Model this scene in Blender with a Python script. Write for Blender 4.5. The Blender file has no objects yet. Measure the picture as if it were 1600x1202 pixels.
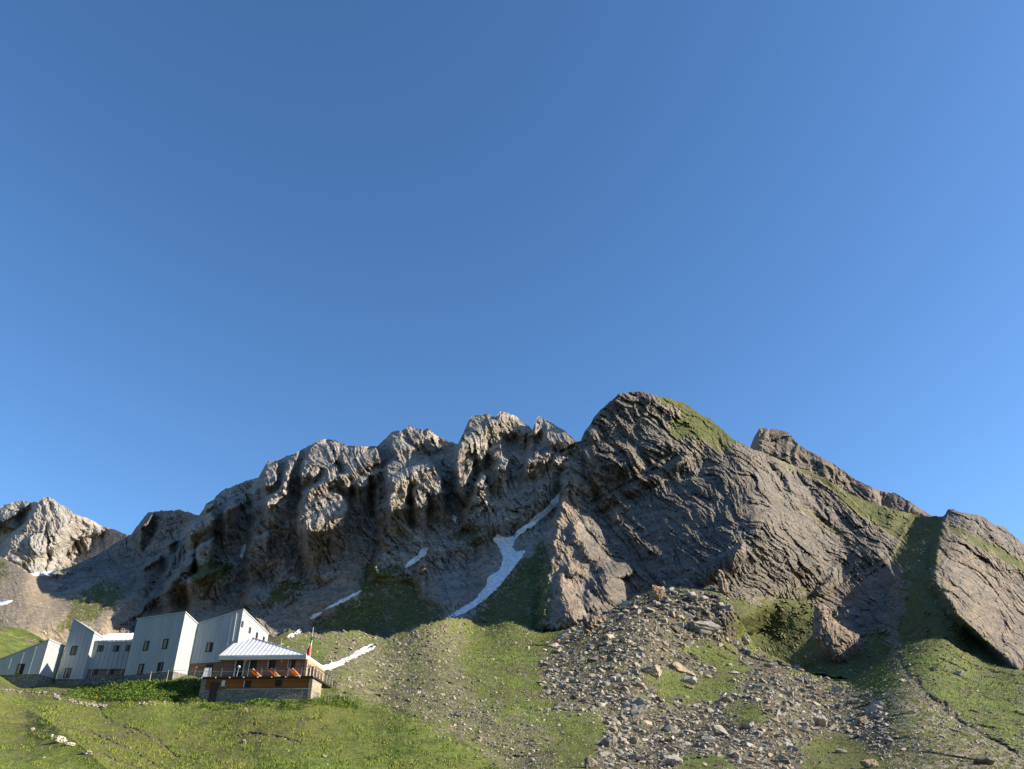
import bpy, bmesh, math, random
import numpy as np
from mathutils import Vector, Matrix
random.seed(7); RNG = np.random.default_rng(11)
SC = bpy.context.scene
COL = SC.collection
R = math.radians
# ------------------------------------------------------------------ camera
PITCH, FPX = R(30.0), 1200.0
CP, SP = math.cos(PITCH), math.sin(PITCH)
cam_d = bpy.data.cameras.new('camera'); cam = bpy.data.objects.new('camera', cam_d); COL.objects.link(cam)
cam.location = (0, 0, 0); cam.rotation_euler = (R(90) + PITCH, 0, 0)
cam_d.sensor_width = 36.0; cam_d.lens = 36.0 * FPX / 1600.0
cam_d.clip_start = 0.1; cam_d.clip_end = 6000
SC.camera = cam
# ------------------------------------------------------------------ light
SUN_EL, SUN_AZ = R(27.0), R(-5.0)       # azimuth measured from +X towards +Y
SX, SY, SZ = math.cos(SUN_EL) * math.cos(SUN_AZ), math.cos(SUN_EL) * math.sin(SUN_AZ), math.sin(SUN_EL)
sl = bpy.data.lights.new('sun', 'SUN'); so = bpy.data.objects.new('sun', sl); COL.objects.link(so)
sl.energy = 5.0; sl.angle = R(0.53); sl.color = (1.0, 0.885, 0.70)
so.rotation_euler = Vector((SX, SY, SZ)).to_track_quat('Z', 'Y').to_euler()
so.location = (100, 0, 200)
W = bpy.data.worlds.new('World'); SC.world = W; W.use_nodes = True
nt = W.node_tree
sky = nt.nodes.new('ShaderNodeTexSky'); sky.sky_type = 'NISHITA'; sky.sun_disc = False
sky.sun_elevation = SUN_EL; sky.sun_rotation = R(90) - SUN_AZ
sky.altitude = 1700; sky.air_density = 1.0; sky.dust_density = 1.0; sky.ozone_density = 3.0
hs = nt.nodes.new('ShaderNodeHueSaturation'); hs.inputs['Saturation'].default_value = 1.15; nt.links.new(sky.outputs[0], hs.inputs['Color'])
bg = nt.nodes['Background']; nt.links.new(hs.outputs[0], bg.inputs[0]); bg.inputs[1].default_value = 0.114
SC.view_settings.view_transform = 'Standard'; SC.view_settings.look = 'None'
SC.view_settings.exposure = 1.02; SC.view_settings.gamma = 1.0
SC.render.film_transparent = False
SC.cycles.max_bounces = 6; SC.cycles.diffuse_bounces = 3

# ------------------------------------------------------------------ pixel <-> world
def ray(u, v):
    a = (np.asarray(u, float) - 800) / FPX; b = (601 - np.asarray(v, float)) / FPX
    return a, CP - b * SP, SP + b * CP
def at(u, v, Y):
    x, y, z = ray(u, v)
    return np.stack(np.broadcast_arrays(x / y * Y, np.asarray(Y, float) + 0 * x, z / y * Y), -1)
def scale(u, v, Y):                      # metres per photo pixel at depth Y
    return Y / (ray(u, v)[1] * FPX)

# ------------------------------------------------------------------ noise
def _h(ix, iy, s):
    h = (ix.astype(np.int64) * 374761393 + iy.astype(np.int64) * 668265263 + s * 974634541) & 0xffffffff
    h = ((h ^ (h >> 13)) * 1274126177) & 0xffffffff
    return (h ^ (h >> 16)) & 0xffffffff
def gn(x, y, s=0):
    xi = np.floor(x); yi = np.floor(y); fx = x - xi; fy = y - yi
    ux = fx * fx * fx * (fx * (fx * 6 - 15) + 10); uy = fy * fy * fy * (fy * (fy * 6 - 15) + 10)
    def g(dx, dy):
        a = _h(xi + dx, yi + dy, s) * (2 * math.pi / 4294967296.0)
        return np.cos(a) * (fx - dx) + np.sin(a) * (fy - dy)
    n0 = g(0, 0) * (1 - ux) + g(1, 0) * ux; n1 = g(0, 1) * (1 - ux) + g(1, 1) * ux
    return (n0 * (1 - uy) + n1 * uy) * 1.5
def fbm(x, y, s=0, o=4, gain=0.5):
    t = 0; a = 1.0
    for i in range(o):
        t = t + a * gn(x, y, s + i * 17); x = x * 2.03 + 3.1; y = y * 2.03 - 1.7; a *= gain
    return t
def rfbm(x, y, s=0, o=4, gain=0.5):      # ridged, about 0 mean
    t = 0; a = 1.0
    for i in range(o):
        t = t + a * (0.45 - np.abs(gn(x, y, s + i * 17)) * 1.5); x = x * 2.03 + 3.1; y = y * 2.03 - 1.7; a *= gain
    return t
def cells(x, y, s=0):                    # facet noise: height of tilted cells (Worley pieces)
    xi = np.floor(x); yi = np.floor(y)
    best = np.full(x.shape, 9e9); out = np.zeros(x.shape)
    for dx in (-1, 0, 1):
        for dy in (-1, 0, 1):
            cx = xi + dx; cy = yi + dy
            h1 = _h(cx, cy, s) / 4294967296.0; h2 = _h(cx, cy, s + 5) / 4294967296.0
            h3 = _h(cx, cy, s + 9) / 4294967296.0 - .5; h4 = _h(cx, cy, s + 13) / 4294967296.0 - .5
            h5 = _h(cx, cy, s + 21) / 4294967296.0 - .5
            ddx = x - cx - h1; ddy = y - cy - h2; d = ddx * ddx + ddy * ddy
            m = d < best; best = np.where(m, d, best)
            out = np.where(m, h5 * .5 + ddx * h3 * 1.6 + ddy * h4 * 1.6, out)
    return out
def inpoly(u, v, P):
    P = np.asarray(P, float); x0, y0 = P.min(0); x1, y1 = P.max(0)
    out = np.zeros(u.shape, bool)
    idx = np.nonzero((u >= x0) & (u <= x1) & (v >= y0) & (v <= y1))
    if len(idx[0]) == 0: return out
    uu = u[idx]; vv = v[idx]; c = np.zeros(uu.shape, bool)
    n = len(P)
    for i in range(n):
        xa, ya = P[i]; xb, yb = P[(i + 1) % n]
        if ya == yb: continue
        m = (ya > vv) != (yb > vv)
        c ^= m & (uu < (xb - xa) * (vv - ya) / (yb - ya) + xa)
    out[idx] = c
    return out
def pl(P):                               # polyline u -> v
    P = np.asarray(P, float)
    return lambda u: np.interp(u, P[:, 0], P[:, 1])
def sst(a, b, x):
    t = np.clip((x - a) / (b - a), 0, 1); return t * t * (3 - 2 * t)
class RBF:                               # thin-plate in (u,v) of log depth
    def __init__(s, pts):
        P = np.asarray(pts, float); s.c = P[:, :2] / 400.0; y = np.log(P[:, 2]); n = len(P)
        K = s.k(np.linalg.norm(s.c[:, None] - s.c[None], axis=-1)) + np.eye(n) * 2e-4
        A = np.zeros((n + 3, n + 3)); A[:n, :n] = K; A[:n, n] = 1; A[:n, n + 1:] = s.c; A[n:, :n] = A[:n, n:].T
        s.w = np.linalg.solve(A, np.concatenate([y, np.zeros(3)]))
    @staticmethod
    def k(r): return np.where(r > 1e-9, r * r * np.log(np.maximum(r, 1e-9)), 0)
    def __call__(s, u, v):
        u = np.asarray(u, float); v = np.asarray(v, float); x = u / 400.0; y = v / 400.0; n = len(s.c)
        t = s.w[n] + s.w[n + 1] * x + s.w[n + 2] * y
        for i in range(n):
            r2 = (x - s.c[i, 0]) ** 2 + (y - s.c[i, 1]) ** 2 + 1e-12
            t = t + s.w[i] * 0.5 * r2 * np.log(r2)
        return np.exp(t)

# ------------------------------------------------------------------ objects
def tag(o, label=None, cat=None, group=None, kind=None):
    if label: o['label'] = label
    if cat: o['category'] = cat
    if group: o['group'] = group
    if kind: o['kind'] = kind
    return o
def empty(name, loc=(0, 0, 0), rz=0.0):
    o = bpy.data.objects.new(name, None); COL.objects.link(o); o.location = loc; o.rotation_euler = (0, 0, rz); return o
def mesh_np(name, V, F, mats, smooth=False, attr=None, parent=None, link=True):
    """F: (n,k) int array of equal polygons"""
    me = bpy.data.meshes.new(name)
    V = np.ascontiguousarray(V, dtype=np.float32); F = np.ascontiguousarray(F, dtype=np.int32)
    n, k = F.shape
    me.vertices.add(len(V)); me.vertices.foreach_set('co', V.ravel())
    me.loops.add(n * k); me.loops.foreach_set('vertex_index', F.ravel())
    me.polygons.add(n); me.polygons.foreach_set('loop_start', np.arange(0, n * k, k, dtype=np.int32))
    if smooth: me.polygons.foreach_set('use_smooth', np.ones(n, bool))
    else: me.polygons.foreach_set('use_smooth', np.zeros(n, bool))
    me.update(calc_edges=True); me.validate()
    if attr is not None:
        for an, arr in attr.items():
            ca = me.color_attributes.new(an, 'FLOAT_COLOR', 'POINT')
            ca.data.foreach_set('color', np.ascontiguousarray(arr, dtype=np.float32).ravel())
    for m in (mats if isinstance(mats, (list, tuple)) else [mats]): me.materials.append(m)
    o = bpy.data.objects.new(name, me)
    if link: COL.objects.link(o)
    if parent is not None: o.parent = parent
    return o
# ================================================================== TERRAIN
TANA = math.tan(SUN_AZ)
_D = SY * CP + SZ * SP; _U = -SY * SP + SZ * CP
VPX, VPY = 800 + FPX * SX / _D, 601 - FPX * _U / _D        # where lines towards the sun meet in the photo
# --- skyline of the near massif
VTOP = pl([(-420,780),(-300,800),(-60,850),(0,868),(30,888),(48,897),(85,894),(112,885),(150,868),(185,846),(205,835),(222,812),(232,801),(240,799),(262,798),(280,797),(300,802),(310,806),
 (318,795),(322,787),(333,781),(345,768),(352,764),(370,758),(385,751),(404,746),(412,731),(417,722),(436,719),(448,713),(462,708),(480,698),(498,688),(508,686),(520,687),(534,693),(545,697),(558,697),
 (570,698),(590,697),(600,687),(606,681),(612,675),(626,673),(635,668),(638,664),(650,670),(662,673),(668,668),(680,679),(700,690),(716,694),(722,680),(730,662),(736,652),(742,649),(763,648),
 (775,652),(782,643),(792,645),(803,648),(815,658),(832,672),(838,655),(843,650),(855,657),(870,666),(886,676),(900,690),(907,689),(915,672),(922,664),(928,652),(937,642),(943,636),(957,625),(966,616),(978,613),(990,612),(1004,612),(1020,617),(1040,622),(1066,628),(1074,633),(1090,645),(1107,653),(1125,668),(1142,684),(1155,691),(1185,705),(1205,713),(1240,728),
 (1285,745),(1318,766),(1350,782),(1390,794),(1425,803),(1445,806),(1466,808),(1474,806),(1480,797),(1487,796),(1500,800),(1520,803),(1537,808),(1553,820),(1568,823),(1585,838),(1600,850),(1650,885),(1800,960),(2020,1040)])
# --- crest between mountainside and the slopes in front of it
VCREST = pl([(-420,965),(0,977),(40,984),(75,1003),(100,1018),(330,1018),(415,995),(440,990),(452,984),(470,990),(500,990),(560,985),(575,992),(600,997),(640,985),(665,975),(700,966),(735,968),(750,975),
 (790,968),(815,975),(830,982),(850,988),(880,985),(905,977),(925,970),(960,952),(1000,928),(1040,915),(1100,922),(1126,924),(1142,944),(1160,976),(1180,1013),(1260,1050),(1330,1062),(1385,1030),(1395,1008),
 (1470,993),(1500,1016),(1560,1041),(1600,1047),(2020,1130)])
B_BASE = RBF([(-420,800,720),(-420,1000,520),(0,868,560),(0,980,400),(100,890,535),(190,985,420),(230,930,475),(205,836,612),(150,870,612),(262,800,568),(225,880,560),(310,800,540),(410,735,518),(510,690,512),(640,665,505),(750,650,492),(840,652,480),
 (905,690,450),(400,900,488),(300,880,520),(480,900,468),(400,960,430),(600,970,400),(500,985,420),(720,975,350),(790,968,335),(850,985,310),(700,850,452),(760,800,455),(550,850,458),(500,780,478),(600,890,432),(850,850,390),(930,960,310),(990,612,460),(1000,750,425),(930,790,425),(1000,920,345),(1190,830,368),(1080,635,480),(1150,690,480),
 (1150,920,335),(1215,890,372),(1150,800,390),(1300,750,490),(1300,900,388),(1200,1000,332),(1260,1050,288),(1330,1060,278),(1300,960,350),(1380,1000,312),(1395,930,350),(1430,850,405),(1440,803,475),(1480,798,450),(1460,905,322),(1500,965,280),(1600,1047,250),(1540,1000,280),(1540,870,390),(1600,850,440),(1600,960,330),(1800,950,470),(1800,1100,260),(2020,1000,480),(2020,1180,260)])
_fp = [(-420,1300,30),(-420,1080,85),(-420,970,190),(0,1202,48),(180,1202,60),(0,1095,84),(90,1120,80),(0,1110,77),(60,1085,103),(30,1075,111.5),(30,1066,118),(110,1074,113),(110,1066,119),(160,1065,114.5),(160,1057,121),(235,1063,109),(235,1055,116),(300,1064,108),(150,1092,103),(250,1130,88),(250,1202,66),(270,1097,100),(320,1096,100.2),(400,1097,99),(488,1097,99),(400,1086,106),(505,1085,108),(400,1112,93),
 (400,1202,66),(505,1098,101),(530,1062,116),(540,1092,107),(600,1202,70),(640,1120,98),(800,1202,78),(600,1080,128),(600,1000,215),(520,990,185),(450,985,165),(330,1015,150),(200,1018,150),(100,1018,150),(0,977,165),(700,966,270),(700,1050,158),
 (800,1100,120),(900,1100,125),(1000,1202,80),(1200,1202,80),(1400,1202,80),(1600,1202,82),(2020,1300,60),(1000,1100,130),(1200,1100,138),(1000,1010,210),(1110,1010,285),(1060,1010,262),(1400,1100,142),(1600,1100,160),(500,1160,80),(500,1300,30),(1000,1300,33),(1600,1300,36),(0,1300,26)]
# --- sunlit patches of the shaded ridges (photo pixels of the faces that look towards the sun)
LIT = [[(417,722),(425,718),(437,716),(434,735),(430,755),(422,761),(414,758),(413,740)],
 [(455,712),(468,704),(462,722),(455,735),(452,745),(447,756),(440,765),(436,768),(445,748),(448,735),(452,722)],
 [(421,780),(432,770),(441,762),(448,749),(453,747),(452,757),(445,764),(451,771),(438,778),(428,790),(420,795),(418,785)],
 [(470,742),(478,715),(490,694),(505,684),(515,700),(527,718),(524,722),(529,738),(520,738),(512,733),(500,733),(495,742),(488,745),(485,738),(494,722),(490,720),(480,738),(476,745)],
 [(515,684),(535,690),(560,694),(575,694),(588,694),(595,718),(592,725),(572,731),(583,745),(574,747),(575,760),(556,760),(555,748),(545,745),(549,763),(540,757),(532,745),(530,739),(543,738),(546,722),(530,712)],
 [(480,775),(490,757),(505,750),(512,737),(520,737),(533,748),(520,750),(513,757),(517,772),(530,771),(536,775),(543,790),(543,800),(537,812),(535,825),(525,824),(505,829),(480,829),(478,805),(478,785)],
 [(470,803),(474,806),(471,817),(468,812)],[(415,830),(421,834),(419,845),(413,840)],
 [(637,660),(655,668),(662,672),(660,690),(668,707),(655,700),(645,690),(635,678),(634,668)],
 [(668,664),(680,676),(688,704),(670,702),(664,690),(666,675)],
 [(610,674),(625,672),(632,690),(645,698),(665,712),(678,727),(691,750),(690,762),(703,771),(690,773),(675,767),(668,768),(670,778),(666,790),(655,792),(648,778),(650,757),(642,742),(636,745),(637,770),(632,778),(643,798),(610,795),(608,780),(610,772),(622,772),(617,755),(607,740),(605,730),(612,718),(628,712),(634,706),(618,705),(612,690)],
 [(735,650),(745,646),(765,646),(778,662),(788,672),(780,674),(783,690),(788,710),(795,722),(790,735),(778,732),(778,720),(770,702),(762,690),(760,707),(752,718),(745,700),(738,712),(738,735),(728,757),(722,757),(718,740),(718,715),(722,690),(728,668)],
 [(775,652),(784,640),(800,643),(815,652),(834,670),(828,675),(795,675),(785,668)],
 [(838,652),(845,646),(865,660),(885,673),(902,690),(890,692),(870,690),(862,695),(858,685),(850,672),(846,665),(842,672),(834,680),(836,665)],
 [(824,718),(835,706),(850,708),(862,706),(858,720),(840,724),(826,724)],[(868,708),(880,710),(890,718),(868,720)],
 [(748,738),(760,746),(758,755),(765,762),(755,761),(745,753),(750,748)],
 [(897,813),(905,820),(915,835),(935,855),(950,875),(965,880),(980,878),(992,892),(985,898),(968,905),(975,925),(975,938),(962,945),(950,935),(945,915),(940,890),(925,875),(918,865),(910,850),(898,835)],
 [(875,895),(885,905),(895,920),(905,945),(915,955),(913,970),(900,968),(890,955),(880,935),(878,915)],
 [(918,922),(930,935),(945,945),(960,955),(955,962),(935,960),(925,950)],[(890,880),(905,892),(898,900),(892,895)],
 [(322,788),(333,780),(337,790),(325,800)],[(297,828),(302,818),(322,806),(330,802),(337,808),(332,820),(318,832),(308,834),(300,832)],[(353,795),(360,781),(375,786),(374,792),(362,794),(355,800)],
 [(265,846),(274,842),(272,848),(266,849)],[(311,860),(322,845),(335,838),(330,852),(328,872),(325,890),(315,888),(312,875)],[(295,905),(310,895),(325,888),(352,884),(345,892),(325,897),(308,908),(297,910)],
 [(297,862),(304,860),(302,875),(292,890),(285,900),(270,915),(262,928),(258,925),(268,905),(285,893),(293,880)],[(222,888),(240,875),(252,868),(248,876),(230,886),(222,890)],[(217,828),(228,812),(240,800),(240,808),(232,822),(222,826)],
 [(1060,722),(1072,708),(1085,706),(1078,722),(1072,730)],[(1150,895),(1160,880),(1166,862),(1160,850),(1150,862),(1147,880)],[(1296,905),(1310,908),(1308,916),(1297,926),(1284,926),(1282,918)]]
LIT.append([(1130,922),(1214,938),(1204,958),(1176,990),(1160,975)])
LIT_SCREE = [(-420,790),(-300,800),(0,860),(45,890),(85,888),(108,880),(114,895),(90,898),(73,906),(100,915),(80,925),(95,927),(130,915),(165,905),(180,912),(188,930),(210,925),(228,938),(228,955),(205,965),(192,976),(190,1010),(-420,1010)]
SH_FACE = [(905,690),(940,692),(985,717),(1010,714),(1030,724),(1045,717),(1060,707),(1085,717),(1105,717),(1125,760),(1150,800),(1190,880),(1215,915),(1225,938),(1100,934),(1130,915),(1000,940),(900,1000),(850,1000),(830,760),(870,730),(895,710)]
SH_SLAB = [(1232,735),(1250,740),(1290,800),(1330,850),(1370,880),(1390,885),(1375,900),(1340,890),(1320,872),(1300,850),(1270,820),(1240,775)]
SH_NICK = [(1196,722),(1206,722),(1236,765),(1226,770)]
SH_GULLY = [(1430,806),(1475,806),(1468,880),(1460,900),(1500,965),(1600,1057),(1560,1052),(1500,1030),(1470,1010),(1400,1025),(1390,1040),(1330,1080),(1260,1065),(1180,1030),(1130,1010),(1185,980),(1218,935),(1250,915),(1300,905),(1310,880),(1330,872),(1380,885),(1400,860),(1415,825)]
SH_BAND = [(1475,875),(1490,870),(1540,910),(1600,945),(1660,985),(1660,1010),(1600,970),(1560,950),(1510,915)]
# --- arêtes: crest polyline, height (px), width to the left, width to the right
RIBS = [([(404,736),(400,800),(392,860),(383,945)],60,10,72),([(478,712),(482,745),(470,800),(474,840),(490,905)],58,10,76),([(514,684),(526,735),(534,760)],26,8,66),([(455,705),(440,760),(425,800)],20,8,22),
 ([(312,802),(285,850),(255,905),(232,945)],45,10,62),([(262,796),(240,850),(215,885)],32,10,42),([(340,772),(322,830),(300,880),(268,935)],38,9,60),([(312,850),(300,890)],14,6,26),
 ([(602,684),(588,740),(588,780),(602,850),(583,905)],64,10,105),([(634,668),(640,720),(650,790)],30,8,56),([(668,664),(668,700)],16,6,26),([(672,822),(666,870),(650,905),(672,945)],52,8,85),([(756,850),(757,890),(765,930),(755,955)],30,8,60),
 ([(722,660),(716,700),(714,760),(735,790),(724,822)],60,10,78),([(784,640),(778,680),(770,720)],26,7,56),([(836,648),(828,700),(822,740)],30,8,70),([(748,736),(742,790),(735,830)],18,6,50),
 ([(893,705),(884,760),(876,800),(866,850),(858,900),(849,985)],105,12,150),([(905,850),(885,895),(880,970)],20,6,40),([(918,900),(925,965)],14,5,40),
 ([(908,685),(922,720),(935,770),(955,805),(985,838),(1010,868)],42,8,130),([(1100,690),(1108,716),(1130,760),(1150,830),(1190,885),(1215,960)],75,230,160),
 ([(1476,794),(1467,860),(1458,905),(1500,965),(1545,1005),(1592,1049)],110,12,170),([(1240,760),(1300,820),(1380,880),(1420,930)],18,10,40),([(1196,700),(1240,770)],10,6,30),([(1130,690),(1180,760),(1250,850),(1290,900)],14,8,40)]
def ribs(u, v, walls=False):
    t = np.zeros(u.shape); tb = np.zeros(u.shape); wl_ = np.zeros(u.shape)
    for P, h, wl, wr in RIBS:
        P = np.array(P, float); va, vb = P[0, 1], P[-1, 1]
        n = gn(v / 23.0, v * 0 + h, 3) * 5 + gn(v / 9.0, v * 0 + h, 5) * 3
        uc = np.interp(v, P[:, 1], P[:, 0]) + n
        d = u - uc
        k = np.where(d < 0, np.clip(1 + d / wl, 0, 1), np.clip(1 - d / wr, 0, 1) ** 1.3)
        e = h * k * sst(va - 6, va + 14 + h * .5, v) * (1 - sst(vb - 8, vb + 10, v))
        if wl > 100: tb = np.maximum(tb, h * sst(0, 1, k) * sst(va - 40, va + 60, v) * (1 - sst(vb - 20, vb + 40, v)))
        else:
            t = np.maximum(t, e); wl_ = np.maximum(wl_, (d > -wl - 3) * (d < 3 + h * .08) * (e > 2) * min(max(h - 30, 0) / 40.0, .55) * sst(va + 20, va + 90, v))
    return (t + tb, wl_) if walls else t + tb
def lit_class(u, v):
    """target: k = extra turn towards the sun; nan = shade"""
    wu = u + gn(u / 11, v / 11, 61) * 3.5 + gn(u / 4, v / 4, 62) * 1.6; wv = v + gn(u / 11, v / 11, 63) * 3.5 + gn(u / 4, v / 4, 64) * 1.6
    lit = wu > 880 + (wv < 0)
    al = u * .73 + v * .68; ac = -u * .68 + v * .73
    bed = gn(al / 120, ac / 17, 661) + .6 * gn(al / 60, ac / 8, 662)
    k = np.where(lit, np.clip(-0.48 - .14 * (u > 1450) + .95 * bed, -1.2, .2) * (v < 905), 0.0); rm = np.ones(u.shape)
    lit |= inpoly(wu, wv, LIT_SCREE)
    for P, r in ((SH_FACE, .22), (SH_SLAB, .4), (SH_NICK, .4), ([(845,1005),(835,860),(850,760),(890,700),(915,720),(940,790),(1000,850),(1040,930),(1000,945),(900,1005)], .8), (SH_GULLY, .35), (SH_BAND, .4)):
        m = inpoly(wu, wv, P); lit &= ~m; rm = np.where(m, r, rm)
    for P in LIT:
        m = inpoly(wu, wv, P); lit |= m; k = np.where(m, .6, k)
    return lit, k, rm
def _blur(a, w, n, s):
    """n box passes of half-width s cells on both axes, weighted by w"""
    a = a * w; w = w.astype(float)
    for _ in range(n):
        for ax in (0, 1):
            r = []
            for z in (a, w):
                c = np.cumsum(np.concatenate([np.zeros_like(np.take(z, [0], ax)), z], ax), ax); L = z.shape[ax]
                hi = np.minimum(np.arange(L) + s + 1, L); lo = np.maximum(np.arange(L) - s, 0)
                r.append((np.take(c, hi, ax) - np.take(c, lo, ax)) / (2 * s + 1.0))
            a, w = r
    return a / np.maximum(w, 1e-6)
def _dil(a, s):
    for ax in (0, 1):
        b = a.copy()
        for d in range(3, s + 1, 3): b = np.maximum(b, np.maximum(np.roll(a, d, ax), np.roll(a, -d, ax)))
        a = b
    return a
def relief(U, base, vtop, vbot, classes, ribf, Rmax=12.0, k1=.9, k2=1.5):
    """Depth correction on a grid whose rows run towards the sun."""
    C = np.arange(240, 1700, 1.5)
    UU = U[None, :] + 0 * C[:, None]
    VV = VPY + (C[:, None] - VPY) * (VPX - UU) / (VPX - 800)
    vt = vtop(U)[None, :]; vb = vbot(U)[None, :]
    ok = (VV >= vt) & (VV <= vb)
    Yb = base(UU, VV); g = 1 - TANA * (ray(UU, VV)[0] / ray(UU, VV)[1]); S = scale(UU, VV, Yb)
    lit, kk, rm = classes(UU, VV)
    lit &= ok; sh = ok & ~lit
    n, m = UU.shape; du = U[1] - U[0]
    dl = np.zeros((n, m)); dr = np.zeros((n, m)); c = np.full(n, 400.0)
    for j in range(m):
        c = np.where(sh[:, j], c + du, np.where(ok[:, j], 0.0, 400.0)); dl[:, j] = c
    c = np.zeros(n)
    for j in range(m - 1, -1, -1):
        c = np.where(sh[:, j], c + du, 0.0); dr[:, j] = c
    MG = np.minimum(dr * .8, 9.0) * S * np.clip(rm, .12, 1)
    MP = np.minimum(dr * .9, 18.0) * S * np.clip(rm, .10, 1)
    rb = ribf(UU, VV) if ribf is not None else np.zeros(UU.shape)
    Yp = Yb * g
    tot = np.zeros(UU.shape)
    for it in range(3):                                     # smooth set-back of what must lie in shadow
        mn = np.full(n, 1e9); push = np.zeros((n, m))
        for j in range(m - 1, -1, -1):
            y = Yp[:, j] - rb[:, j] * .9 * S[:, j]
            push[:, j] = np.where(sh[:, j] & (mn < 1e8), np.maximum(0, mn + MP[:, j] - y), 0)
            mn = np.where(ok[:, j], np.minimum(mn, y + push[:, j]), np.where(VV[:, j] < vt[0, j], 1e9, mn))
        tot = tot + np.where(ok, _blur(_dil(push, 6), ok, 2, 9), 0)
        CAPP = 95 - 35 * sst(1150, 1250, UU); Yp = Yb * g + CAPP * S * (1 - np.exp(-tot / (CAPP * S)))
    Rr = Rmax * rm * (1 - np.exp(-dl * k1 / Rmax)) * (1 - np.exp(-dr * k2 / Rmax)) * np.where(dl > 390, .8, 1)
    Rr = np.where(sh, Rr - rb * .9, Rr)
    q = np.zeros(n); mn = np.full(n, 1e9); out = Yp.copy(); KD = np.arange(n) * 1.5 * 1.5; accs = np.zeros(n); prevL = np.zeros(n, bool)
    for j in range(m - 1, -1, -1):
        o = ok[:, j]; L = lit[:, j]; s = S[:, j]
        q = np.where(L, np.maximum(q * .985 + kk[:, j] * s * du, np.where(kk[:, j] > .26, np.minimum(8.0 * s, q + 4 * s), -99)), q * math.exp(-du / 7.0)); q = np.where(o, q, 0)
        y = Yp[:, j] - q + np.where(sh[:, j], Rr[:, j] * s, -rb[:, j] * .9 * s)
        pl_ = prevL; prevL = L & (kk[:, j] > .26)
        yl = np.where(kk[:, j] > .26, np.maximum(np.minimum(y, mn - np.where(pl_, .5 * du, 6.0) * s), y - 60 * s), np.maximum(np.minimum(y, mn), y - 18 * s))
        PLv = np.where(L & (kk[:, j] > .26), Yp[:, j] - rb[:, j] * .9 * s - yl, 0) / s
        acc = np.maximum(np.maximum.accumulate(PLv + KD) - KD, 0)
        accs = accs * .72 + acc * .28; acc = accs
        ysh = np.where(mn < 1e8, np.minimum(np.maximum(y, mn + MG[:, j]), y + 14 * s), y)
        ysh = np.where(acc > .2, np.maximum(ysh - acc * s, np.where(mn < 1e8, np.minimum(mn + MG[:, j] * .6, ysh), ysh - acc * s)), ysh)
        y = np.where(L, yl, ysh)
        mn = np.where(o, np.minimum(mn, y), np.where(VV[:, j] < vt[0, j], 1e9, mn)); out[:, j] = np.where(o, y, Yp[:, j])
    dY = np.where(ok, out / g - Yb, 0.0)
    dY = np.where(ok, _blur(dY, ok, 1, 1), 0)
    for j in range(m):
        i = np.nonzero(ok[:, j])[0]
        if len(i): dY[:i[0], j] = dY[i[0], j]; dY[i[-1]:, j] = dY[i[-1], j]
    return C, dY
def sample_relief(C, dY, U, V):          # V (rows, cols) with the same columns
    out = np.zeros(V.shape)
    for j in range(len(U)):
        c = VPY + (V[:, j] - VPY) * (VPX - 800) / (VPX - U[j])
        out[:, j] = np.interp(c, C, dY[:, j])
    return out
def rock_noise(u, v, ang, seed):
    """height in px; beds run down to the right at ang"""
    ca, sa = math.cos(ang), math.sin(ang)
    wx = u + fbm(u / 60, v / 60, seed + 40, 2) * 12; wy = v + fbm(u / 60, v / 60, seed + 41, 2) * (12 if seed != 200 else 7)
    al = wx * ca + wy * sa; ac = -wx * sa + wy * ca
    # couloirs: sharp ribs down the fall line
    f = R(105) if seed < 150 else (R(52) if seed == 200 else R(90))
    cf, sf = math.cos(f), math.sin(f)
    q = -wx * sf + wy * cf; p = wx * cf + wy * sf
    big = (.5 - np.abs(gn(q / 34, p / 130, seed + 50)) * 1.6) * 11 + (.5 - np.abs(gn(q / 15, p / 60, seed + 51)) * 1.6) * 5.5
    big = big + cells(al / 52, ac / 24, seed + 52) * 13
    ww = u + gn(u / 9, v / 9, seed + 44) * 3; vv = v + gn(u / 9, v / 9, seed + 45) * 3
    h = cells(al / 26, ac / 11, seed + 2) * 7.0 + (.4 - np.abs(gn(al / 30, ac / 8, seed + 3))) * 3.0
    h = h + cells(al / 12, ac / 5.0, seed + 6) * 4.2 + cells(ww / 8, vv / 9, seed + 7) * 3.2 + cells((wx * .8 + wy) / 5.5, (wx - wy * .3) / 3.4, seed + 8) * 2.2
    st = 1.0 if seed == 200 else (.85 if seed < 150 else .35)
    e1 = ac / 8.5 + gn(al / 55, ac / 20, seed + 60) * 1.1; e2 = ac / 24 + gn(al / 110, ac / 50, seed + 61) * .9; e3 = ac / 3.9 + gn(al / 30, ac / 9, seed + 62)
    m1 = np.clip(.6 + gn(al / 40, ac / 26, seed + 63) * 1.4, 0, 1.5); m2 = np.clip(.6 + gn(al / 70, ac / 40, seed + 64) * 1.2, 0, 1.4)
    h = h * (1 - .35 * (st > .9)) + st * ((e1 - np.floor(e1)) * 3.6 * m1 + (e2 - np.floor(e2)) * 5.5 * m2 + (e3 - np.floor(e3)) * 1.5)
    return big, h

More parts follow.
